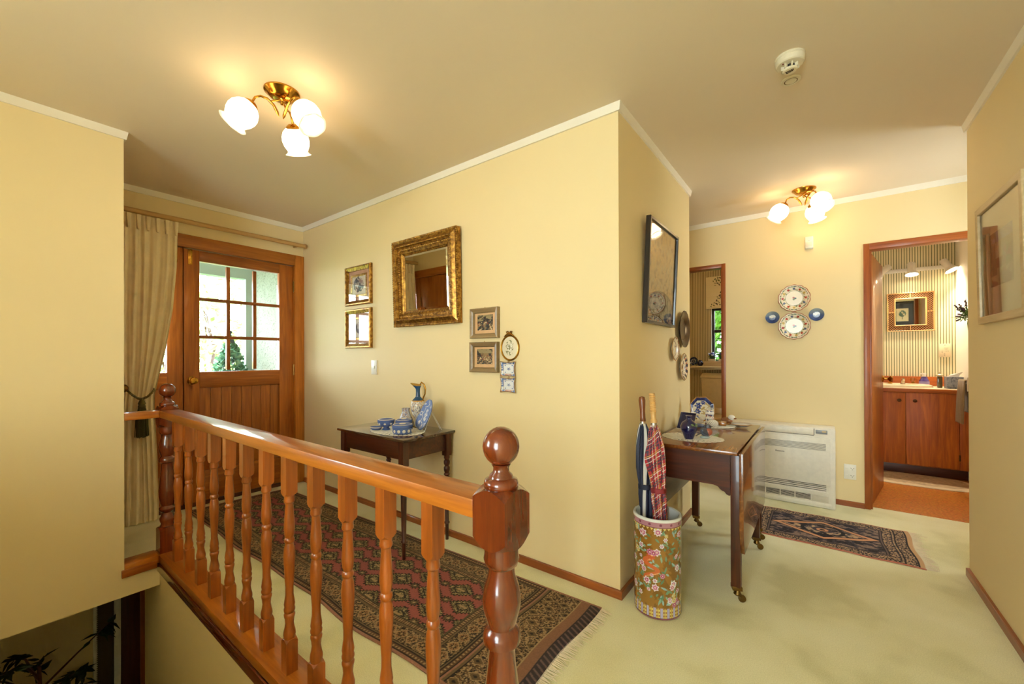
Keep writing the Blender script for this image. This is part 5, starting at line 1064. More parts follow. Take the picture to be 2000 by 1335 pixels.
def umbrella(label, bot, top, colf, name, hm, hprof, flap, group='umbrellas in the stand'):
    bot, top = Vector(bot), Vector(top); d = top-bot; L = d.length; r = thing(name, label, 'umbrella', bot, group=group); r.rotation_euler = d.to_track_quat('Z', 'Y').to_euler()
    zc = L-0.135
    def f(u, v):
        a = 2*PI*u; z = 0.07+v*(zc-0.07); R0 = np.interp(v, [0, 0.25, 0.55, 0.62, 0.72, 0.86, 0.96, 1.0], [0.008, 0.022, 0.031, 0.029, 0.037, 0.036, 0.024, 0.014]); k = 1+0.16*np.cos(8*a+5*v)+flap*np.exp(-((v-0.80)/0.07)**2)*np.exp(-((np.mod(u-0.82+0.5, 1)-0.5)/0.07)**2)
        return R0*k*np.cos(a+1.6*v), R0*k*np.sin(a+1.6*v), z
    surf('canopy', f, 200, 400, painted('umbrella_nylon', 0.55), r, colf, wrap=True)
    part(M().tube([(0, 0, 0.0), (0, 0, 0.05), (0, 0, L-0.10)], [0.003, 0.005, 0.005], 8), 'shaft', plain('steel', (170, 168, 160), 0.25, 1.0), r)
    part(M().tube([(0, 0, zc-0.012), (0, 0, zc+0.010)], [0.016, 0.013], 16), 'runner', plain('steel', (190, 188, 182), 0.25, 1.0), r)
    part(M().lathe([(q, L-0.125+z) for q, z in hprof], (0, 0, 0), 18), 'handle', hm, r, 0, 40)
    zb = 0.07+0.60*(zc-0.07); part(M().lathe([(0.033, zb-0.012), (0.0355, zb-0.010), (0.0355, zb+0.010), (0.033, zb+0.012)], (0, 0, 0), 24), 'strap', plain('strap_%s' % name, (26, 34, 58) if 'navy' in label else (140, 40, 48), 0.6), r)
    return r
def navy(U, V): b = np.ones(U.shape+(3,))*np.array((30, 38, 66.0)); s = np.mod(U*4+0.10, 1); b = mixc(b, s < 0.30, (216, 214, 212)); return b
def tartan(U, V):
    x = np.mod(U*5+V*1.6, 1.0); y = np.mod(V*8.5-U*2.0, 1.0); b = np.ones(U.shape+(3,))*np.array((176, 40, 52.0))
    for t in (x, y): b = b*(1-((t > 0.42) & (t < 0.70))[..., None]*0.62) + ((t > 0.42) & (t < 0.70))[..., None]*np.array((28, 40, 70.0))*0.62
    for t in (x, y):
        b = mixc(b, abs(t-0.10) < 0.022, (222, 216, 206)); b = mixc(b, abs(t-0.20) < 0.018, (206, 170, 70)); b = mixc(b, abs(t-0.56) < 0.02, (176, 40, 52)); b = mixc(b, abs(t-0.86) < 0.018, (214, 210, 202))
    return b
HP1 = [(0.012, 0.0), (0.0145, 0.004), (0.0130, 0.02), (0.0125, 0.05), (0.0150, 0.085), (0.0160, 0.105), (0.0130, 0.120), (0.0, 0.125)]
HP2 = [(0.013, 0.0), (0.0165, 0.003), (0.0165, 0.014), (0.012, 0.020), (0.0125, 0.045)] + [q for i in range(8) for q in ((0.0152, 0.052+i*0.0105), (0.0158, 0.056+i*0.0105), (0.0128, 0.0595+i*0.0105))] + [(0.0155, 0.138), (0.013, 0.143), (0.0, 0.144)]
umbrella('navy and white folded umbrella with dark wooden handle in the stand', (-0.648, 1.935, 0.016), (-0.712, 2.010, 0.972), navy, 'umbrella', wood('handle', 'Z'), HP1, 0.0)
umbrella('red tartan folded umbrella with ribbed pale cane handle in the stand', (-0.565, 1.905, 0.016), (-0.655, 1.992, 0.972), tartan, 'umbrella', wood('bamboo', 'Z'), HP2, 0.55)

# ------------------------------------------------------------------ floor heat pump
hp = thing('heat_pump', 'white floor-standing heat pump against the far wall', 'heat pump', (-0.265, 4.105, 0), (0, 0, 0))
HW = plain('heat_pump_white', (232, 224, 208), 0.38); HS = plain('dark_slot', (50, 42, 34), 0.6)
part(M().box(-0.351, 0.351, -0.186, 0.0, 0.001, 0.614), 'case', HW, hp, 0.010)
part(M().box(-0.326, 0.324, -0.196, -0.184, 0.172, 0.543), 'front_panel', HW, hp, 0.006)
part(M().box(-0.322, 0.219, -0.194, -0.184, 0.556, 0.600), 'air_flap', HW, hp, 0.004)
part(M().box(0.219, 0.223, -0.1875, -0.184, 0.555, 0.606), 'flap_gap', HS, hp)
part(M().box(-0.322, 0.219, -0.1868, -0.184, 0.552, 0.556), 'flap_gap', HS, hp)
part(M().box(0.231, 0.303, -0.190, -0.184, 0.569, 0.599), 'control_display', plain('display_grey', (150, 152, 156), 0.3), hp, 0.002)
part(M().box(0.270, 0.296, -0.1915, -0.188, 0.583, 0.593), 'display_button', plain('warm_lamp_plastic', (226, 196, 140), 0.3), hp, 0.001)
rows = [0.493-0.0068*i for i in range(8)]
for i, z in enumerate(rows): part(M().box(-0.30, 0.293, -0.1966, -0.1955, z-0.0011, z+0.0011), 'louvre_slot', HS, hp)
for z in (0.180, 0.166, 0.152, 0.138): part(M().box(-0.30, 0.294, -0.1966 if z > 0.175 else -0.1870, -0.1955 if z > 0.175 else -0.1855, z-0.0022, z+0.0022), 'louvre_slot', HS, hp)
part(M().box(-0.312, 0.306, -0.193, -0.185, 0.118, 0.128), 'lower_ledge', HW, hp, 0.002)
part(M().box(-0.31, 0.198, -0.1872, -0.184, 0.054, 0.098), 'intake', HS, hp)
for i in range(5): part(M().box(-0.31, 0.198, -0.190, -0.186, 0.060+i*0.0088-0.0012, 0.060+i*0.0088+0.0012), 'intake_bar', HW, hp)
for x in (-0.2, -0.1, 0.0, 0.098): part(M().box(x-0.003, x+0.003, -0.1915, -0.187, 0.054, 0.098), 'intake_rib', HW, hp)
part(M().box(0.203, 0.308, -0.189, -0.185, 0.048, 0.096), 'filter_cover', plain('heat_pump_mesh', (206, 196, 176), 0.5), hp, 0.001)
part(M().box(-0.33, 0.325, -0.190, -0.184, 0.020, 0.040), 'lower_ledge', HW, hp, 0.003)
text_mesh('lettering', 'Panasonic', 0.0155, plain('dark_print', (58, 46, 36), 0.6), hp, (0.0, -0.1962, 0.407), (PI/2, 0, 0), bold=0.0003)
so = thing('power_outlet', 'white double power outlet on the far wall beside the bathroom door', 'power outlet', (0.177, YF, 0.267), faces_on('-Y'))
part(M().box(-0.037, 0.037, -0.058, 0.058, 0, 0.009), 'plate', WHITEP(), so, 0.002)
for y in (0.026, -0.030):
    part(M().box(-0.030, -0.012, y-0.002, y+0.009, 0.009, 0.013), 'rocker', WHITEP(), so, 0.0015)
    m = M()
    for x, a in ((0.006, 0.6), (0.022, -0.6), (0.014, 0.0)): m.box(-0.0014, 0.0014, -0.004, 0.004, 0.0088, 0.0094, Matrix.Rotation(a, 3, 'Z'), (x, y+(0.004 if a else -0.007), 0))
    part(m, 'socket_slots', HS, so)

# ------------------------------------------------------------------ toilet room
sh = thing('shelf', 'narrow painted shelf across the toilet wall', 'shelf', (0, 0, 0))
part(M().box(-1.60, -0.32, 5.85, 5.99, 1.015, 1.038), 'board', plain('cream_gloss', (226, 208, 166), 0.4), sh, 0.003)
part(M().box(-1.58, -0.34, 5.962, 5.99, 0.985, 1.015), 'batten', plain('cream_gloss', (226, 208, 166), 0.4), sh, 0.002)
ci = thing('toilet', 'cream toilet with square cistern below the shelf', 'toilet', (-1.06, 5.985, 0))
TC = plain('cream_ceramic', (206, 180, 128), 0.2, coat=0.4)
part(M().loops([[(-0.19, -0.17, 0.46), (0.19, -0.17, 0.46), (0.19, 0, 0.46), (-0.19, 0, 0.46)], [(-0.205, -0.19, 0.88), (0.205, -0.19, 0.88), (0.205, 0, 0.88), (-0.205, 0, 0.88)]], cap0=True, cap1=True), 'cistern', TC, ci, 0.012)
part(M().loops([[(-0.212, -0.198, 0.882), (0.212, -0.198, 0.882), (0.212, 0, 0.882), (-0.212, 0, 0.882)], [(-0.208, -0.194, 0.905), (0.208, -0.194, 0.905), (0.208, 0, 0.905), (-0.208, 0, 0.905)], [(-0.204, -0.10, 0.945), (0.204, -0.10, 0.945), (0.204, -0.03, 0.945), (-0.204, -0.03, 0.945)]], cap0=True, cap1=True), 'cistern_lid', TC, ci, 0.004)
bw_ = [ell_loop(0.10, 0.13, 0.0, 36, 0, -0.30), ell_loop(0.11, 0.15, 0.12, 36, 0, -0.31), ell_loop(0.17, 0.22, 0.32, 36, 0, -0.37), ell_loop(0.185, 0.235, 0.40, 36, 0, -0.38)]
part(M().loops(bw_, cap0=True, cap1=True), 'bowl', TC, ci, 0, 50)
part(M().loops([ell_loop(0.185, 0.24, 0.402, 36, 0, -0.38), ell_loop(0.188, 0.243, 0.412, 36, 0, -0.38), ell_loop(0.185, 0.24, 0.424, 36, 0, -0.38), ell_loop(0.12, 0.17, 0.432, 36, 0, -0.38)], cap0=True, cap1=True), 'seat_lid', TC, ci, 0, 50)
part(M().box(-0.06, 0.06, -0.19, -0.12, 0.30, 0.50), 'flush_bend', TC, ci, 0.01)
rbld = thing('roman_blind', 'cream roman blind with dark leaf sprigs above the toilet window', 'blind', (-0.84, 5.962, 0))
def blind_col(U, V):
    b = np.ones(U.shape+(3,))*np.array((222, 202, 152.0)); rng = random.Random(6); x = U*0.78; y = V*0.42
    for k in range(30):
        cx, cy, a0 = rng.uniform(-0.02, 0.75), rng.uniform(0.0, 0.42), rng.uniform(-0.4, 0.9)
        for i in range(13):
            px, py = cx+i*0.018*math.cos(a0+0.05*i), cy+i*0.018*math.sin(a0+0.05*i); a = a0+(1.0 if i % 2 else -1.0); s = rng.uniform(0.012, 0.020); qx, qy = px+s*math.cos(a), py+s*math.sin(a); p = (x-qx)*math.cos(a)+(y-qy)*math.sin(a); q = -(x-qx)*math.sin(a)+(y-qy)*math.cos(a)
            b = mixc(b, (abs(p) < s) & (abs(q) < s*0.38*(1-(p/s)**2)), rng.choice([(70, 66, 34), (104, 96, 40), (72, 44, 40), (56, 52, 30)]))
    return b
surf('blind_cloth', lambda u, v: ((u-0.5)*0.78, -0.012*np.abs(np.sin(PI*(v*2.6)))-0.004, 1.805+v*0.42), 150, 90, painted('printed_blind_cloth', 0.85), rbld, blind_col, solid=0.003)
part(M().box(-0.39, 0.39, -0.014, 0.0, 1.800, 1.822), 'hem_bar', fabric('cream_blind_cloth', (222, 202, 152)), rbld, 0.003)
sp = thing('display_plate', 'dark blue plate with white flower ring on the toilet shelf', 'plate', (-1.385, 5.930, 1.044)); sp.rotation_euler = (PI/2-0.18, 0, -0.1)
def navyplate(U, V): b = np.ones(U.shape+(3,))*np.array((34, 44, 78.0)); a = np.mod(U*7, 1)-0.5; b = mixc(b, (abs(V-0.48) < 0.14*np.cos(a*2.6)), (206, 204, 196)); b = mixc(b, (abs(V-0.48) < 0.05), (34, 44, 78)); return mixc(b, V < 0.12, (190, 190, 186))
surf('plate', lambda u, v: (0.056*v*np.cos(2*PI*u), 0.056+0.056*v*np.sin(2*PI*u), 0.008*np.clip((v-0.6)/0.4, 0, 1)), 70, 30, CH, sp, navyplate, wrap=True, solid=0.004)
m = M()
for s in (-1, 1): m.tube([(s*0.022, 0.010, 0.022), (s*0.022, -0.004, 0.012), (s*0.022, -0.003, -0.02)], 0.006, 6)
part(m, 'stand', plain('cream_gloss', (226, 208, 166), 0.4), sp)
jg = thing('blue_jug', 'small round dark purple-blue jug on the toilet shelf', 'jug', (-1.292, 5.895, 1.038), (0, 0, 2.2))
part(M().lathe([(0.0, 0.0), (0.024, 0.0), (0.036, 0.018), (0.040, 0.034), (0.034, 0.052), (0.020, 0.062), (0.018, 0.070), (0.022, 0.076), (0.017, 0.076), (0.014, 0.064)], (0, 0, 0), 28), 'body', gl('plum_glaze', (44, 34, 66)), jg, 0, 50)
part(M().tube([(0.019, 0, 0.072), (0.040, 0, 0.074), (0.050, 0, 0.056), (0.040, 0, 0.036)], 0.005, 8), 'handle', gl('plum_glaze', (44, 34, 66)), jg, 0, 60)
tr = thing('planter_tray', 'pale wooden trough holding flower pots on the toilet shelf', 'planter', (-0.94, 5.915, 1.038))
for b in ((-0.30, 0.30, -0.055, -0.045, 0, 0.062), (-0.30, 0.30, 0.045, 0.055, 0, 0.062), (-0.30, -0.29, -0.045, 0.045, 0, 0.062), (0.29, 0.30, -0.045, 0.045, 0, 0.062), (-0.29, 0.29, -0.045, 0.045, 0, 0.008)):
    part(M().box(*b), 'board', wood('palewood', 'X'), tr, 0.002)
for i, x in enumerate((-0.21, -0.09, 0.03, 0.15)):
    fpn = thing('potted_flowers', ('leftmost' if i == 0 else 'second' if i == 1 else 'third' if i == 2 else 'rightmost') + ' pot of small blue and white flowers in the trough', 'potted plant', (-0.94+x, 5.915, 1.047), group='pots of blue flowers')
    part(M().lathe([(0.0, 0.0), (0.034, 0.0), (0.043, 0.072), (0.045, 0.072), (0.045, 0.084), (0.040, 0.084), (0.038, 0.070), (0.0, 0.068)], (0, 0, 0), 24), 'pot', plain('cream_pot', (222, 204, 164), 0.5), fpn, 0, 40)
    rng = random.Random(40+i); g, fl = M(), {k: M() for k in range(3)}
    for k in range(70):
        a = rng.uniform(0, 2*PI); r0 = rng.uniform(0, 0.03); r1 = r0+rng.uniform(0.0, 0.032); hh = rng.uniform(0.05, 0.09); x0, y0 = r0*math.cos(a), r0*math.sin(a); x1, y1 = r1*math.cos(a), r1*math.sin(a)
        g.add([(x0-0.003, y0, 0.068), (x0+0.003, y0, 0.068), ((x0+x1)/2+0.003, (y0+y1)/2, 0.068+hh*0.6), (x1, y1, 0.068+hh)], [(0, 1, 2, 3)])
    for k in range(12):
        a = rng.uniform(0, 2*PI); r1 = rng.uniform(0, 0.045); c = (r1*math.cos(a), r1*math.sin(a), 0.145+rng.uniform(-0.02, 0.03)); ellipsoid(fl[k % 3], c, (0.012, 0.010, 0.010), None, 7); g.tube([(c[0]*0.5, c[1]*0.5, 0.068), c], 0.0015, 4)
    o = part(g, 'foliage', leafmat('flower_leaf', (40, 66, 34), (70, 100, 50)), fpn, 0, 0); o['kind'] = 'stuff'
    for k, (nm, cc) in enumerate((('blue_petals', (70, 96, 190)), ('white_petals', (214, 218, 236)), ('violet_petals', (86, 70, 130)))):
        o = part(fl[k], 'flowers', plain(nm, cc, 0.6), fpn, 0, 0); o['kind'] = 'stuff'

# ------------------------------------------------------------------ bathroom
vn = thing('vanity_unit', 'timber bathroom vanity with two doors and bronze knobs', 'vanity', (0, 0, 0))
VF = 5.492
part(M().box(0.10, 1.088, VF+0.02, 5.985, 0.10, 0.815), 'carcass', wood('vanity', 'Z'), vn, 0.002)
part(M().box(0.12, 1.088, VF+0.075, 5.98, 0.004, 0.10), 'plinth', wood('darkdoor', 'X'), vn, 0.002)
def vdoor(x0, x1, kx):
    d = part(M().box(x0, x1, VF, VF+0.019, 0.112, 0.808), 'door', wood('vanity', 'Z'), vn, 0.002)
    part(M().lathe([(0.008, 0), (0.006, 0.008), (0.012, 0.014), (0.016, 0.019), (0.012, 0.025), (0.0, 0.027)], (kx, VF, 0.730), 14, Matrix.Rotation(PI/2, 3, 'X')), 'knob', brass(0.35, (120, 92, 70)), d, 0, 50)
vdoor(0.300, 0.657, 0.612); vdoor(0.661, 1.018, 0.722)
part(M().box(1.022, 1.086, VF+0.003, VF+0.020, 0.104, 0.810), 'filler_panel', wood('vanity', 'Z'), vn, 0.002)
part(M().tube([(1.020, VF-0.002, 0.19), (1.020, VF-0.002, 0.245)], 0.005, 8), 'hinge', brass(0.4, (90, 70, 44)), vn)
bt = thing('bench_top', 'pale bathroom bench top with timber edge', 'bench top', (0, 0, 0))
part(M().box(0.09, 1.089, VF-0.006, 5.988, 0.816, 0.850), 'bench_slab', plain('cream_laminate', (234, 220, 188), 0.3), bt, 0.002)
part(M().box(0.09, 1.089, VF-0.018, VF-0.006, 0.812, 0.846), 'edge_strip', wood('vanity', 'X'), bt, 0.002)
part(M().box(0.09, 1.089, 5.972, 5.989, 0.850, 0.946), 'upstand', wood('vanity', 'X'), bt, 0.002)
bs = thing('wash_basin', 'oval cream wash basin set in the bench top', 'basin', (0.60, 5.72, 0.851))
part(M().loops([ell_loop(0.285, 0.175, 0, 56), ell_loop(0.28, 0.172, 0.020, 56), ell_loop(0.262, 0.158, 0.028, 56), ell_loop(0.235, 0.138, 0.020, 56), ell_loop(0.22, 0.13, -0.02, 56), ell_loop(0.15, 0.09, -0.028, 56)], cap0=False, cap1=True), 'basin', plain('cream_porcelain', (240, 222, 190), 0.15, coat=0.5), bs, 0, 50)
tpm = [(0.016, 0.0), (0.018, 0.008), (0.010, 0.014), (0.010, 0.022), (0.022, 0.026), (0.025, 0.040), (0.022, 0.058), (0.0, 0.062)]
for i, (x, lab) in enumerate(((0.585, 'left amber-handled basin tap'), (0.760, 'right amber-handled basin tap'))):
    r = thing('basin_tap', lab + ' at the back of the wash basin', 'tap', (x, 5.862, 0.875), group='amber-handled basin taps')
    part(M().lathe(tpm[:4], (0, 0, 0), 18), 'base', brass(0.15), r, 0, 40); part(M().lathe([(0.0, 0.022)]+tpm[4:], (0, 0, 0), 18), 'handle', plain('amber_acrylic', (170, 92, 26), 0.08, coat=0.5), r, 0, 40)
sp_ = thing('basin_spout', 'short chrome basin spout between the two taps', 'tap', (0.683, 5.862, 0.872))
part(M().tube([(0, 0, 0), (0, -0.004, 0.030), (0, -0.030, 0.046), (0, -0.060, 0.040)], [0.018, 0.016, 0.014, 0.010], 14), 'spout', plain('brushed_chrome', (190, 176, 156), 0.25, 0.9), sp_, 0, 60)
part(M().lathe([(0.022, 0.0), (0.020, 0.006)], (0, 0, 0), 16), 'base', plain('brushed_chrome', (190, 176, 156), 0.25, 0.9), sp_)
sb = thing('soap_bottle', 'purple hand soap bottle with white pump on the bench top', 'soap bottle', (0.842, 5.865, 0.852))
part(M().lathe([(0.0, 0.0), (0.036, 0.0), (0.038, 0.006), (0.038, 0.055), (0.030, 0.070), (0.024, 0.084), (0.024, 0.096), (0.012, 0.100)], (0, 0, 0), 24), 'bottle', plain('purple_plastic', (86, 70, 140), 0.25, coat=0.3), sb, 0, 40)
part(M().lathe([(0.0385, 0.012), (0.0388, 0.014), (0.0388, 0.050), (0.0385, 0.052)], (0, 0, 0), 24, None, None, False), 'print_band', plain('lilac_print', (150, 136, 190), 0.4), sb)
part(M().lathe([(0.012, 0.098), (0.012, 0.116), (0.016, 0.118), (0.016, 0.134), (0.0, 0.136)], (0, 0, 0), 16), 'pump', WHITEP(), sb, 0, 40); part(M().box(-0.028, 0.0, -0.006, 0.006, 0.122, 0.132), 'nozzle', WHITEP(), sb, 0.002)
gj = thing('glass_jar', 'square amber glass jar with lid on the bench top', 'jar', (0.925, 5.700, 0.852))
part(M().box(-0.018, 0.018, -0.018, 0.018, 0, 0.110), 'jar', plain('olive_glass', (90, 70, 24), 0.08, coat=0.5), gj, 0.004); part(M().lathe([(0.022, 0.111), (0.026, 0.116), (0.026, 0.124), (0.012, 0.134), (0.007, 0.142), (0.010, 0.150), (0.0, 0.156)], (0, 0, 0), 18), 'lid', plain('clear_lid', (196, 178, 140), 0.15, coat=0.4), gj, 0, 40)
tbx = thing('tissue_box', 'grey marbled tissue box with a tissue on the bench top', 'tissue box', (1.010, 5.640, 0.852))
def marble():
    s = N('marbled_card'); s.bsdf(None, 0.4); n = s.noise(s.coord(), 26, 5, 1.6); s.l(s.ramp(n, [(0.35, C(92, 96, 110)), (0.5, C(150, 150, 156)), (0.65, C(120, 122, 132))]), s.b.inputs['Base Color']); return s.m
part(M().box(-0.056, 0.056, -0.056, 0.056, 0, 0.112), 'carton', marble(), tbx, 0.003)
m = M(); n = 14
for k, (z, r0) in enumerate(((0.112, 0.024), (0.125, 0.030), (0.145, 0.020))): pass
m.loops([[(0.030*math.cos(2*PI*i/n)*(1+0.2*math.sin(3*i)), 0.014*math.sin(2*PI*i/n), 0.1125) for i in range(n)], [(0.034*math.cos(2*PI*i/n)+0.006, 0.012*math.sin(2*PI*i/n)*(1+0.3*math.cos(5*i)), 0.128) for i in range(n)], [(0.040*math.cos(2*PI*i/n)+0.022, 0.005*math.sin(2*PI*i/n), 0.146+0.012*math.cos(2*PI*i/n)) for i in range(n)]], cap1=True)
part(m, 'tissue', fabric('white_tissue', (240, 234, 222)), tbx, 0, 60)
# rattan mirror
rm = thing('rattan_mirror', 'rattan lattice-framed mirror on the striped bathroom wall', 'mirror', (0.757, 5.989, 1.628), faces_on('-Y'))
RW, RH, BW_ = 0.356, 0.400, 0.058
RT = plain('rattan', (212, 160, 96), 0.45); RTD = plain('rattan_shade', (196, 140, 78), 0.5)
for w2, h2, rr in ((RW, RH, 0.006), (RW-2*BW_, RH-2*BW_, 0.006)):
    m = M(); c4 = [(-w2/2, -h2/2), (w2/2, -h2/2), (w2/2, h2/2), (-w2/2, h2/2)]
    for i in range(4): a, b = c4[i], c4[(i+1) % 4]; part(M().tube([(a[0], a[1], 0.010), (b[0], b[1], 0.010)], rr, 10), 'cane', RT, rm)
m = M(); st_ = 0.021
def clip_seg(p, d, x0, x1, y0, y1):
    t0, t1 = -9.0, 9.0
    for q, e, lo, hi in ((p[0], d[0], x0, x1), (p[1], d[1], y0, y1)):
        a, b = (lo-q)/e, (hi-q)/e; t0, t1 = max(t0, min(a, b)), min(t1, max(a, b))
    return (t0, t1) if t1-t0 > 0.004 else None
for (x0, x1, y0, y1) in ((-RW/2, RW/2, RH/2-BW_, RH/2), (-RW/2, RW/2, -RH/2, -RH/2+BW_), (-RW/2, -RW/2+BW_, -RH/2+BW_, RH/2-BW_), (RW/2-BW_, RW/2, -RH/2+BW_, RH/2-BW_)):
    for sg in (-1, 1):
        d = (0.707, 0.707*sg)
        for k in range(-40, 41):
            p = (k*st_*1.0, 0.0); cs = clip_seg(p, d, x0, x1, y0, y1)
            if cs: m.tube([(p[0]+d[0]*cs[0], p[1]+d[1]*cs[0], 0.009+0.002*sg), (p[0]+d[0]*cs[1], p[1]+d[1]*cs[1], 0.009+0.002*sg)], 0.0019, 5)
o = part(m, 'lattice', RTD, rm, 0, 0); o['kind'] = 'stuff'
part(M().box(-0.003, 0.003, RH/2-BW_, RH/2, 0.004, 0.016), 'binding', RT, rm); part(M().box(-0.003, 0.003, -RH/2, -RH/2+BW_, 0.004, 0.016), 'binding', RT, rm)
part(M().box(-RW/2, -RW/2+BW_, -0.003, 0.003, 0.004, 0.016), 'binding', RT, rm); part(M().box(RW/2-BW_, RW/2, -0.003, 0.003, 0.004, 0.016), 'binding', RT, rm)
part(M().box(-RW/2+0.006, RW/2-0.006, -RH/2+0.006, RH/2-0.006, 0.0005, 0.003), 'backing', plain('brown_backing', (56, 32, 16), 0.7), rm)
part(M().box(-RW/2+BW_, RW/2-BW_, -RH/2+BW_, RH/2-BW_, 0.003, 0.006), 'mirror_glass', mirror_glass(), rm, 0, 0)
# spotlights on a bar
sl = thing('spotlight_bar', 'white bar of three spotlights above the rattan mirror', 'lamp', (0.757, 5.989, 2.070))
part(M().box(-0.30, 0.30, -0.024, 0.0, -0.019, 0.019), 'bar', WHITEP(), sl, 0.003)
for x, ax, az in ((0.0, 0.0, 1.0), (0.245, 0.45, 0.90), (-0.195, -0.75, 0.66)):
    axis = Vector((ax, -0.28, -az)).normalized(); R_ = axis.to_track_quat('Z', 'Y').to_matrix(); c = Vector((x, -0.085, 0.028))
    part(M().tube([(x, -0.02, 0.0), tuple(c)], 0.008, 8), 'knuckle', WHITEP(), sl)
    can = part(M().lathe([(0.0, -0.040), (0.026, -0.038), (0.032, -0.030), (0.032, 0.050), (0.036, 0.062), (0.052, 0.086), (0.054, 0.098), (0.050, 0.098), (0.046, 0.086), (0.0, 0.070)], c, 28, R_), 'spot_can', WHITEP(), sl, 0, 40)
    part(M().lathe([(0.044, 0.090), (0.0, 0.090)], c, 24, R_), 'bulb', glow('spot_bulb', (1.0, 0.82, 0.55), 14.0), can, 0, 0)
    ld = bpy.data.lights.new('spot_beam', 'SPOT'); ld.energy = 30; ld.color = (1.0, 0.84, 0.62); ld.spot_size = 1.9; ld.spot_blend = 0.6; ld.shadow_soft_size = 0.03
    lo = bpy.data.objects.new('spot_beam', ld); link(lo, sl); lo.location = c + axis*0.104; lo.rotation_euler = (-axis).to_track_quat('Z', 'Y').to_euler()
sv = thing('shaver_socket', 'cream shaver socket plate on the striped bathroom wall', 'power outlet', (1.010, 5.989, 1.217), faces_on('-Y'))
part(M().box(-0.043, 0.043, -0.068, 0.068, 0, 0.010), 'plate', plain('cream_socket', (236, 216, 180), 0.4), sv, 0.003)
m = M()
for x, y in ((-0.020, -0.006), (-0.020, -0.020), (0.008, -0.006), (0.022, -0.006), (-0.002, -0.036), (-0.002, -0.052), (0.0, 0.056)): m.box(x-0.003, x+0.003, y-0.002, y+0.002, 0.0098, 0.0106)
m.box(-0.008, 0.024, 0.024, 0.026, 0.0098, 0.0106); m.box(-0.002, 0.018, 0.014, 0.016, 0.0098, 0.0106); part(m, 'slots', HS, sv)
tw_ = thing('towel_rail', 'white ladder towel rail on the bathroom wall', 'towel rail', (1.090, 5.25, 0))
for y in (-0.12, 0.12): part(M().box(-0.088, 0.0, y-0.012, y+0.012, 0.915, 0.945), 'bracket', WHITEP(), tw_, 0.003)
part(M().tube([(-0.084, -0.14, 0.930), (-0.084, 0.14, 0.930)], 0.011, 12), 'rail', WHITEP(), tw_)
part(M().box(-0.098, -0.072, -0.15, -0.135, 0.86, 0.98), 'end_plate', WHITEP(), tw_, 0.003)
tl_ = thing('hand_towel', 'taupe hand towel folded over the white rail', 'towel', (1.006, 5.25, 0))
def tow(u, v):
    s = v*2-1; z = np.where(np.abs(s) < 0.06, 0.948, 0.948-(np.abs(s)-0.06)*np.where(s < 0, 0.40, 0.30)); x = np.where(s < 0, -0.016, 0.017)*np.clip(np.abs(s)/0.06, 0, 1) - np.where(s < 0, 0.010*(0.948-z)/0.3, 0)
    return x + 0.006*np.sin(24*u)*np.clip((0.948-z)*6, 0, 1)*np.where(s < 0, 1, 0.3), (u-0.5)*0.19+0.004*np.sin(9*v), z
surf('towel_cloth', tow, 60, 90, fabric('taupe_towelling', (158, 134, 96), 0.95, 500.0), tl_, solid=0.006)
bm_ = thing('bath_mat', 'oval beige shaggy bath mat on the cork floor', 'bath mat', (0.70, 5.305, 0.003))
def mt(u, v):
    a = 2*PI*u; k = 1.0/np.power(np.power(np.abs(np.cos(a)), 3)+np.power(np.abs(np.sin(a)), 3), 1/3.0); r = v*k; return 0.40*r*np.cos(a), 0.245*r*np.sin(a), 0.014*np.sqrt(np.clip(1.0001-v**6, 0, 1))+0.002*fbm(np.cos(a)*v+2, np.sin(a)*v+2, 5, 3, 30)
def mtc(U, V): a = 2*PI*U; n = fbm(np.cos(a)*V+2, np.sin(a)*V+2, 8, 4, 24)[..., None]; b = np.array((188, 164, 130.0))*(0.8+0.45*n); return mixc(b, (V > 0.86), (222, 200, 164))
surf('mat_pile', mt, 160, 60, painted('tufted_cotton', 0.95, bump=0.8), bm_, mtc, wrap=True)
lv = thing('hanging_lavender', 'bunch of dark lavender and green leaves hung on the white bathroom wall', 'plant', (1.080, 5.50, 1.52))
rng = random.Random(9); g, fl = M(), M()
for i in range(26):
    a = rng.uniform(-1.2, 1.2); L = rng.uniform(0.08, 0.19); el = rng.uniform(-0.2, 1.2); d = Vector((-0.35*abs(math.cos(a)), math.sin(a)*0.9, el)).normalized(); p1 = d*L; g.tube([(0, 0, 0), tuple(p1*0.6), tuple(p1)], 0.0015, 4)
    if i % 2:
        for k in range(7): ellipsoid(fl, p1*(0.75+0.06*k)+Vector((rng.uniform(-.004, .004), rng.uniform(-.004, .004), 0)), (0.006, 0.006, 0.007), None, 6)
    for k in range(4):
        c = p1*rng.uniform(0.2, 0.8); s = rng.uniform(0.022, 0.04); R_ = Euler((rng.uniform(-1, 1), rng.uniform(-1, 1), rng.uniform(0, 6.28))).to_matrix(); g.add([tuple(c+R_ @ Vector(q)) for q in ((0, 0, 0), (s*0.5, s*0.22, 0.003), (s, 0, 0), (s*0.5, -s*0.22, 0.003))], [(0, 1, 2, 3)])
g.tube([(0.004, 0, 0.01), (-0.004, 0.004, -0.06), (0.0, 0.002, -0.13)], [0.006, 0.004, 0.002], 6)
part(g, 'leaves', leafmat('lavender_leaf', (44, 84, 36), (104, 140, 66)), lv, 0, 0)['kind'] = 'stuff'; part(fl, 'flower_heads', plain('dried_lavender', (72, 50, 62), 0.8), lv, 0, 0)['kind'] = 'stuff'
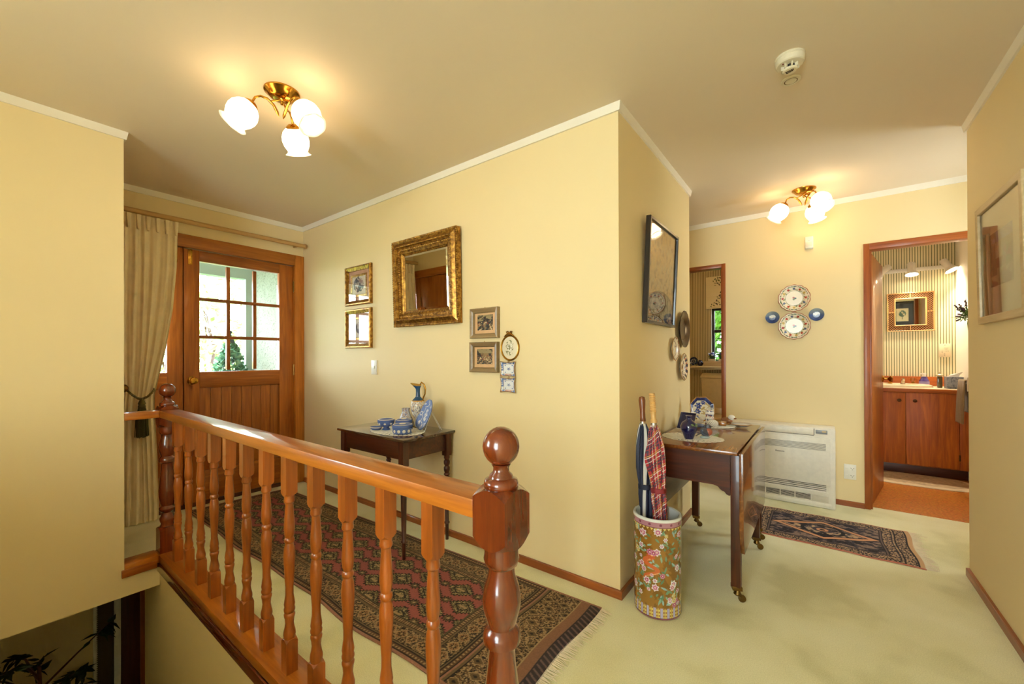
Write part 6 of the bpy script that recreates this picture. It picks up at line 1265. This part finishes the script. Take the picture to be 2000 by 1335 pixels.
# dark-framed botanical print round the corner, seen in the bathroom mirror
db = thing('framed_print', 'dark-framed botanical print seen in the rattan mirror', 'picture', (1.02, YR+0.001, 1.80), faces_on('+Y'))
frame(db, 0.34, 0.42, [(0.0, 0), (0, 0.02), (0.03, 0.02), (0.034, 0.008)], FRM); part(M().box(-0.14, 0.14, -0.18, 0.18, 0.002, 0.006), 'mount', plain('charcoal_mount', (60, 54, 48), 0.7), db)
def botan(U, V): b = np.ones(U.shape+(3,))*np.array((206, 178, 130.0)); n = fbm(U, V, 3, 4, 6); b = mixc(b, (np.hypot((U-0.5)/0.3, (V-0.6)/0.25) < 1) & (n > 0.42), (74, 92, 64)); return mixc(b, (abs(U-0.5) < 0.02) & (V < 0.6) & (V > 0.15), (80, 84, 56))
art('print', db, 0.14, 0.20, 0.0066, botan, 40, 50)

# ------------------------------------------------------------------ lower hall seen under the stairwell wall
ld_ = bpy.data.objects.new('door_5', None); link(ld_); struct(ld_); ld_['label'] = 'dark timber door and frame in the lower hall'
part(M().box(-3.900, -3.872, 0.712, 0.750, -2.6, -0.127), 'door_jamb', wood('door', 'Z'), ld_, 0.002)
part(M().box(-3.900, -3.882, 0.614, 0.711, -2.6, -0.127), 'door_leaf', wood('darkdoor', 'Z'), ld_, 0.001)
part(M().box(-3.900, -3.878, 0.579, 0.612, -2.6, -0.127), 'door_trim', plain('white_paint', (240, 236, 226), 0.4), ld_, 0.001)
m = M().tube([(-3.878, 0.69, -0.26), (-3.868, 0.70, -0.255), (-3.866, 0.705, -0.275), (-3.870, 0.700, -0.295), (-3.878, 0.69, -0.298)], 0.004, 6); part(m, 'catch', plain('steel', (190, 188, 182), 0.25, 1.0), ld_)
nc = thing('net_blind', 'dark mesh blind with a white bead chain beside the lower hall door', 'blind', (-3.9, 0.53, -2.55))
part(M().box(0.0, 0.012, -0.036, 0.048, 0.0, 2.42), 'mesh_panel', fabric('grey_mesh', (92, 80, 56)), nc, 0.001)
part(M().box(0.0, 0.02, -0.052, -0.037, 0.0, 2.42), 'side_channel', plain('white_paint', (240, 236, 226), 0.4), nc, 0.002)
m = M()
for i in range(70): m.lathe([(0.0, 0), (0.0045, 0.0045), (0.0, 0.009)], (0.024, -0.036, 1.5+i*0.013), 6)
part(m, 'bead_chain', WHITEP(), nc, 0, 60)['kind'] = 'stuff'
pt = thing('weeping_fig', 'leafy dark weeping fig in a pot in the lower hall', 'plant', (-3.55, 0.22, -2.6))
part(M().lathe([(0.0, 0.0), (0.14, 0.0), (0.18, 0.32), (0.195, 0.32), (0.195, 0.36), (0.175, 0.36), (0.165, 0.30), (0.0, 0.29)], (0, 0, 0), 28), 'pot', plain('terracotta', (150, 84, 54), 0.8), pt, 0, 40)
FG = leafmat('fig_leaf', (26, 44, 22), (46, 70, 34)); rng = random.Random(21); tk = M()
tk.tube([(0, 0, 0.28), (0.02, 0.01, 0.8), (-0.01, 0.02, 1.3), (0.0, 0.0, 2.02)], [0.022, 0.018, 0.014, 0.008], 8)
tips = []
for i in range(22):
    z0 = rng.uniform(1.45, 2.0); a = rng.uniform(0, 2*PI); L = rng.uniform(0.14, 0.30); e = Vector((L*math.cos(a)*0.7, L*math.sin(a), z0+rng.uniform(0.12, 0.42)-0.4*L)); e.z = min(e.z, 2.34); tk.tube([(0, 0, z0), (e.x*0.5, e.y*0.5, z0+0.14), tuple(e)], [0.007, 0.005, 0.002], 6); tips.append((Vector((e.x*0.5, e.y*0.5, z0+0.14)), e))
part(tk, 'trunk', wood('darkdoor', 'Z'), pt, 0, 60)
s = 0.034
lm = M().add([(0, 0, 0), (s*0.42, s*0.5, -0.004), (s*0.46, s*1.0, -0.006), (0, s*2.3, -0.016), (-s*0.46, s*1.0, -0.006), (-s*0.42, s*0.5, -0.004), (0, s*1.0, 0.003)], [(0, 1, 6), (1, 2, 6), (2, 3, 6), (3, 4, 6), (4, 5, 6), (5, 0, 6)])
lf0 = None
for i in range(290):
    a_, b_2 = tips[i % len(tips)]; p = a_.lerp(b_2, rng.uniform(0.35, 1.05)); 
    if lf0 is None: lf0 = part(lm, 'leaf', FG, pt, 0, 0); c = lf0
    else: c = lf0.copy(); link(c, pt)
    p.z = min(p.z, 2.40); c.location = p; c.rotation_euler = (rng.uniform(-1.1, 0.5), rng.uniform(-0.7, 0.7), rng.uniform(0, 2*PI)); k = rng.uniform(0.7, 1.25); c.scale = (k, k, k)

# ------------------------------------------------------------------ topiary on the porch
tp = thing('topiary', 'conical green topiary with a dark finial outside the front door', 'topiary', (-5.0, 1.64, -0.02))
part(M().lathe([(0.0, 0.0), (0.13, 0.0), (0.17, 0.30), (0.185, 0.30), (0.185, 0.34), (0.165, 0.34), (0.155, 0.29), (0.0, 0.28)], (0, 0, 0), 28), 'pot', plain('terracotta', (150, 84, 54), 0.8), tp, 0, 40)
m = M()
for i in range(6):
    a = i*PI/3; m.tube([(0.15*math.cos(a), 0.15*math.sin(a), 0.30), (0.10*math.cos(a), 0.10*math.sin(a), 0.9), (0, 0, 1.38)], 0.005, 6)
m.lathe([(0.0, 1.34), (0.045, 1.345), (0.030, 1.39), (0.014, 1.42), (0.008, 1.44), (0.016, 1.455), (0.016, 1.468), (0.0, 1.482)], (0, 0, 0), 12)
part(m, 'obelisk', plain('dark_iron', (56, 60, 66), 0.5), tp, 0, 40)
g = M(); rng = random.Random(3)
for i in range(900):
    z = rng.uniform(0.32, 1.34); R0 = np.interp(z, [0.32, 0.7, 1.1, 1.34], [0.16, 0.165, 0.13, 0.03])*rng.uniform(0.75, 1.08); a = rng.uniform(0, 2*PI); c = Vector((R0*math.cos(a), R0*math.sin(a), z)); s_ = rng.uniform(0.018, 0.036); R_ = Euler((rng.uniform(-1, 1), rng.uniform(-1, 1), a)).to_matrix()
    g.add([tuple(c+R_ @ Vector(q)) for q in ((-s_*0.4, -s_, 0), (s_*0.9, -s_*0.6, 0.006), (s_*1.2, 0, 0), (s_*0.9, s_*0.6, 0.006), (-s_*0.4, s_, 0))], [(0, 1, 2, 3, 4)])
part(g, 'foliage', leafmat('ivy_leaf', (60, 120, 96), (130, 176, 150)), tp, 0, 0)['kind'] = 'stuff'

tcl = thing('toilet_fill_light', 'added round fill light, out of view on the toilet ceiling', 'lamp', (-1.0, 4.45, H))  # lamp added out of view to brighten the toilet room
part(M().lathe([(0.06, 0.0), (0.06, -0.015), (0.05, -0.02)], (0, 0, 0), 24), 'base', WHITEP(), tcl)
part(M().lathe([(0.05, -0.02), (0.085, -0.045), (0.10, -0.09), (0.085, -0.135), (0.045, -0.165), (0.0, -0.172)], (0, 0, 0), 28), 'globe', glow('fill_light_globe', (1.0, 0.78, 0.48), 20.0), tcl, 0, 60)
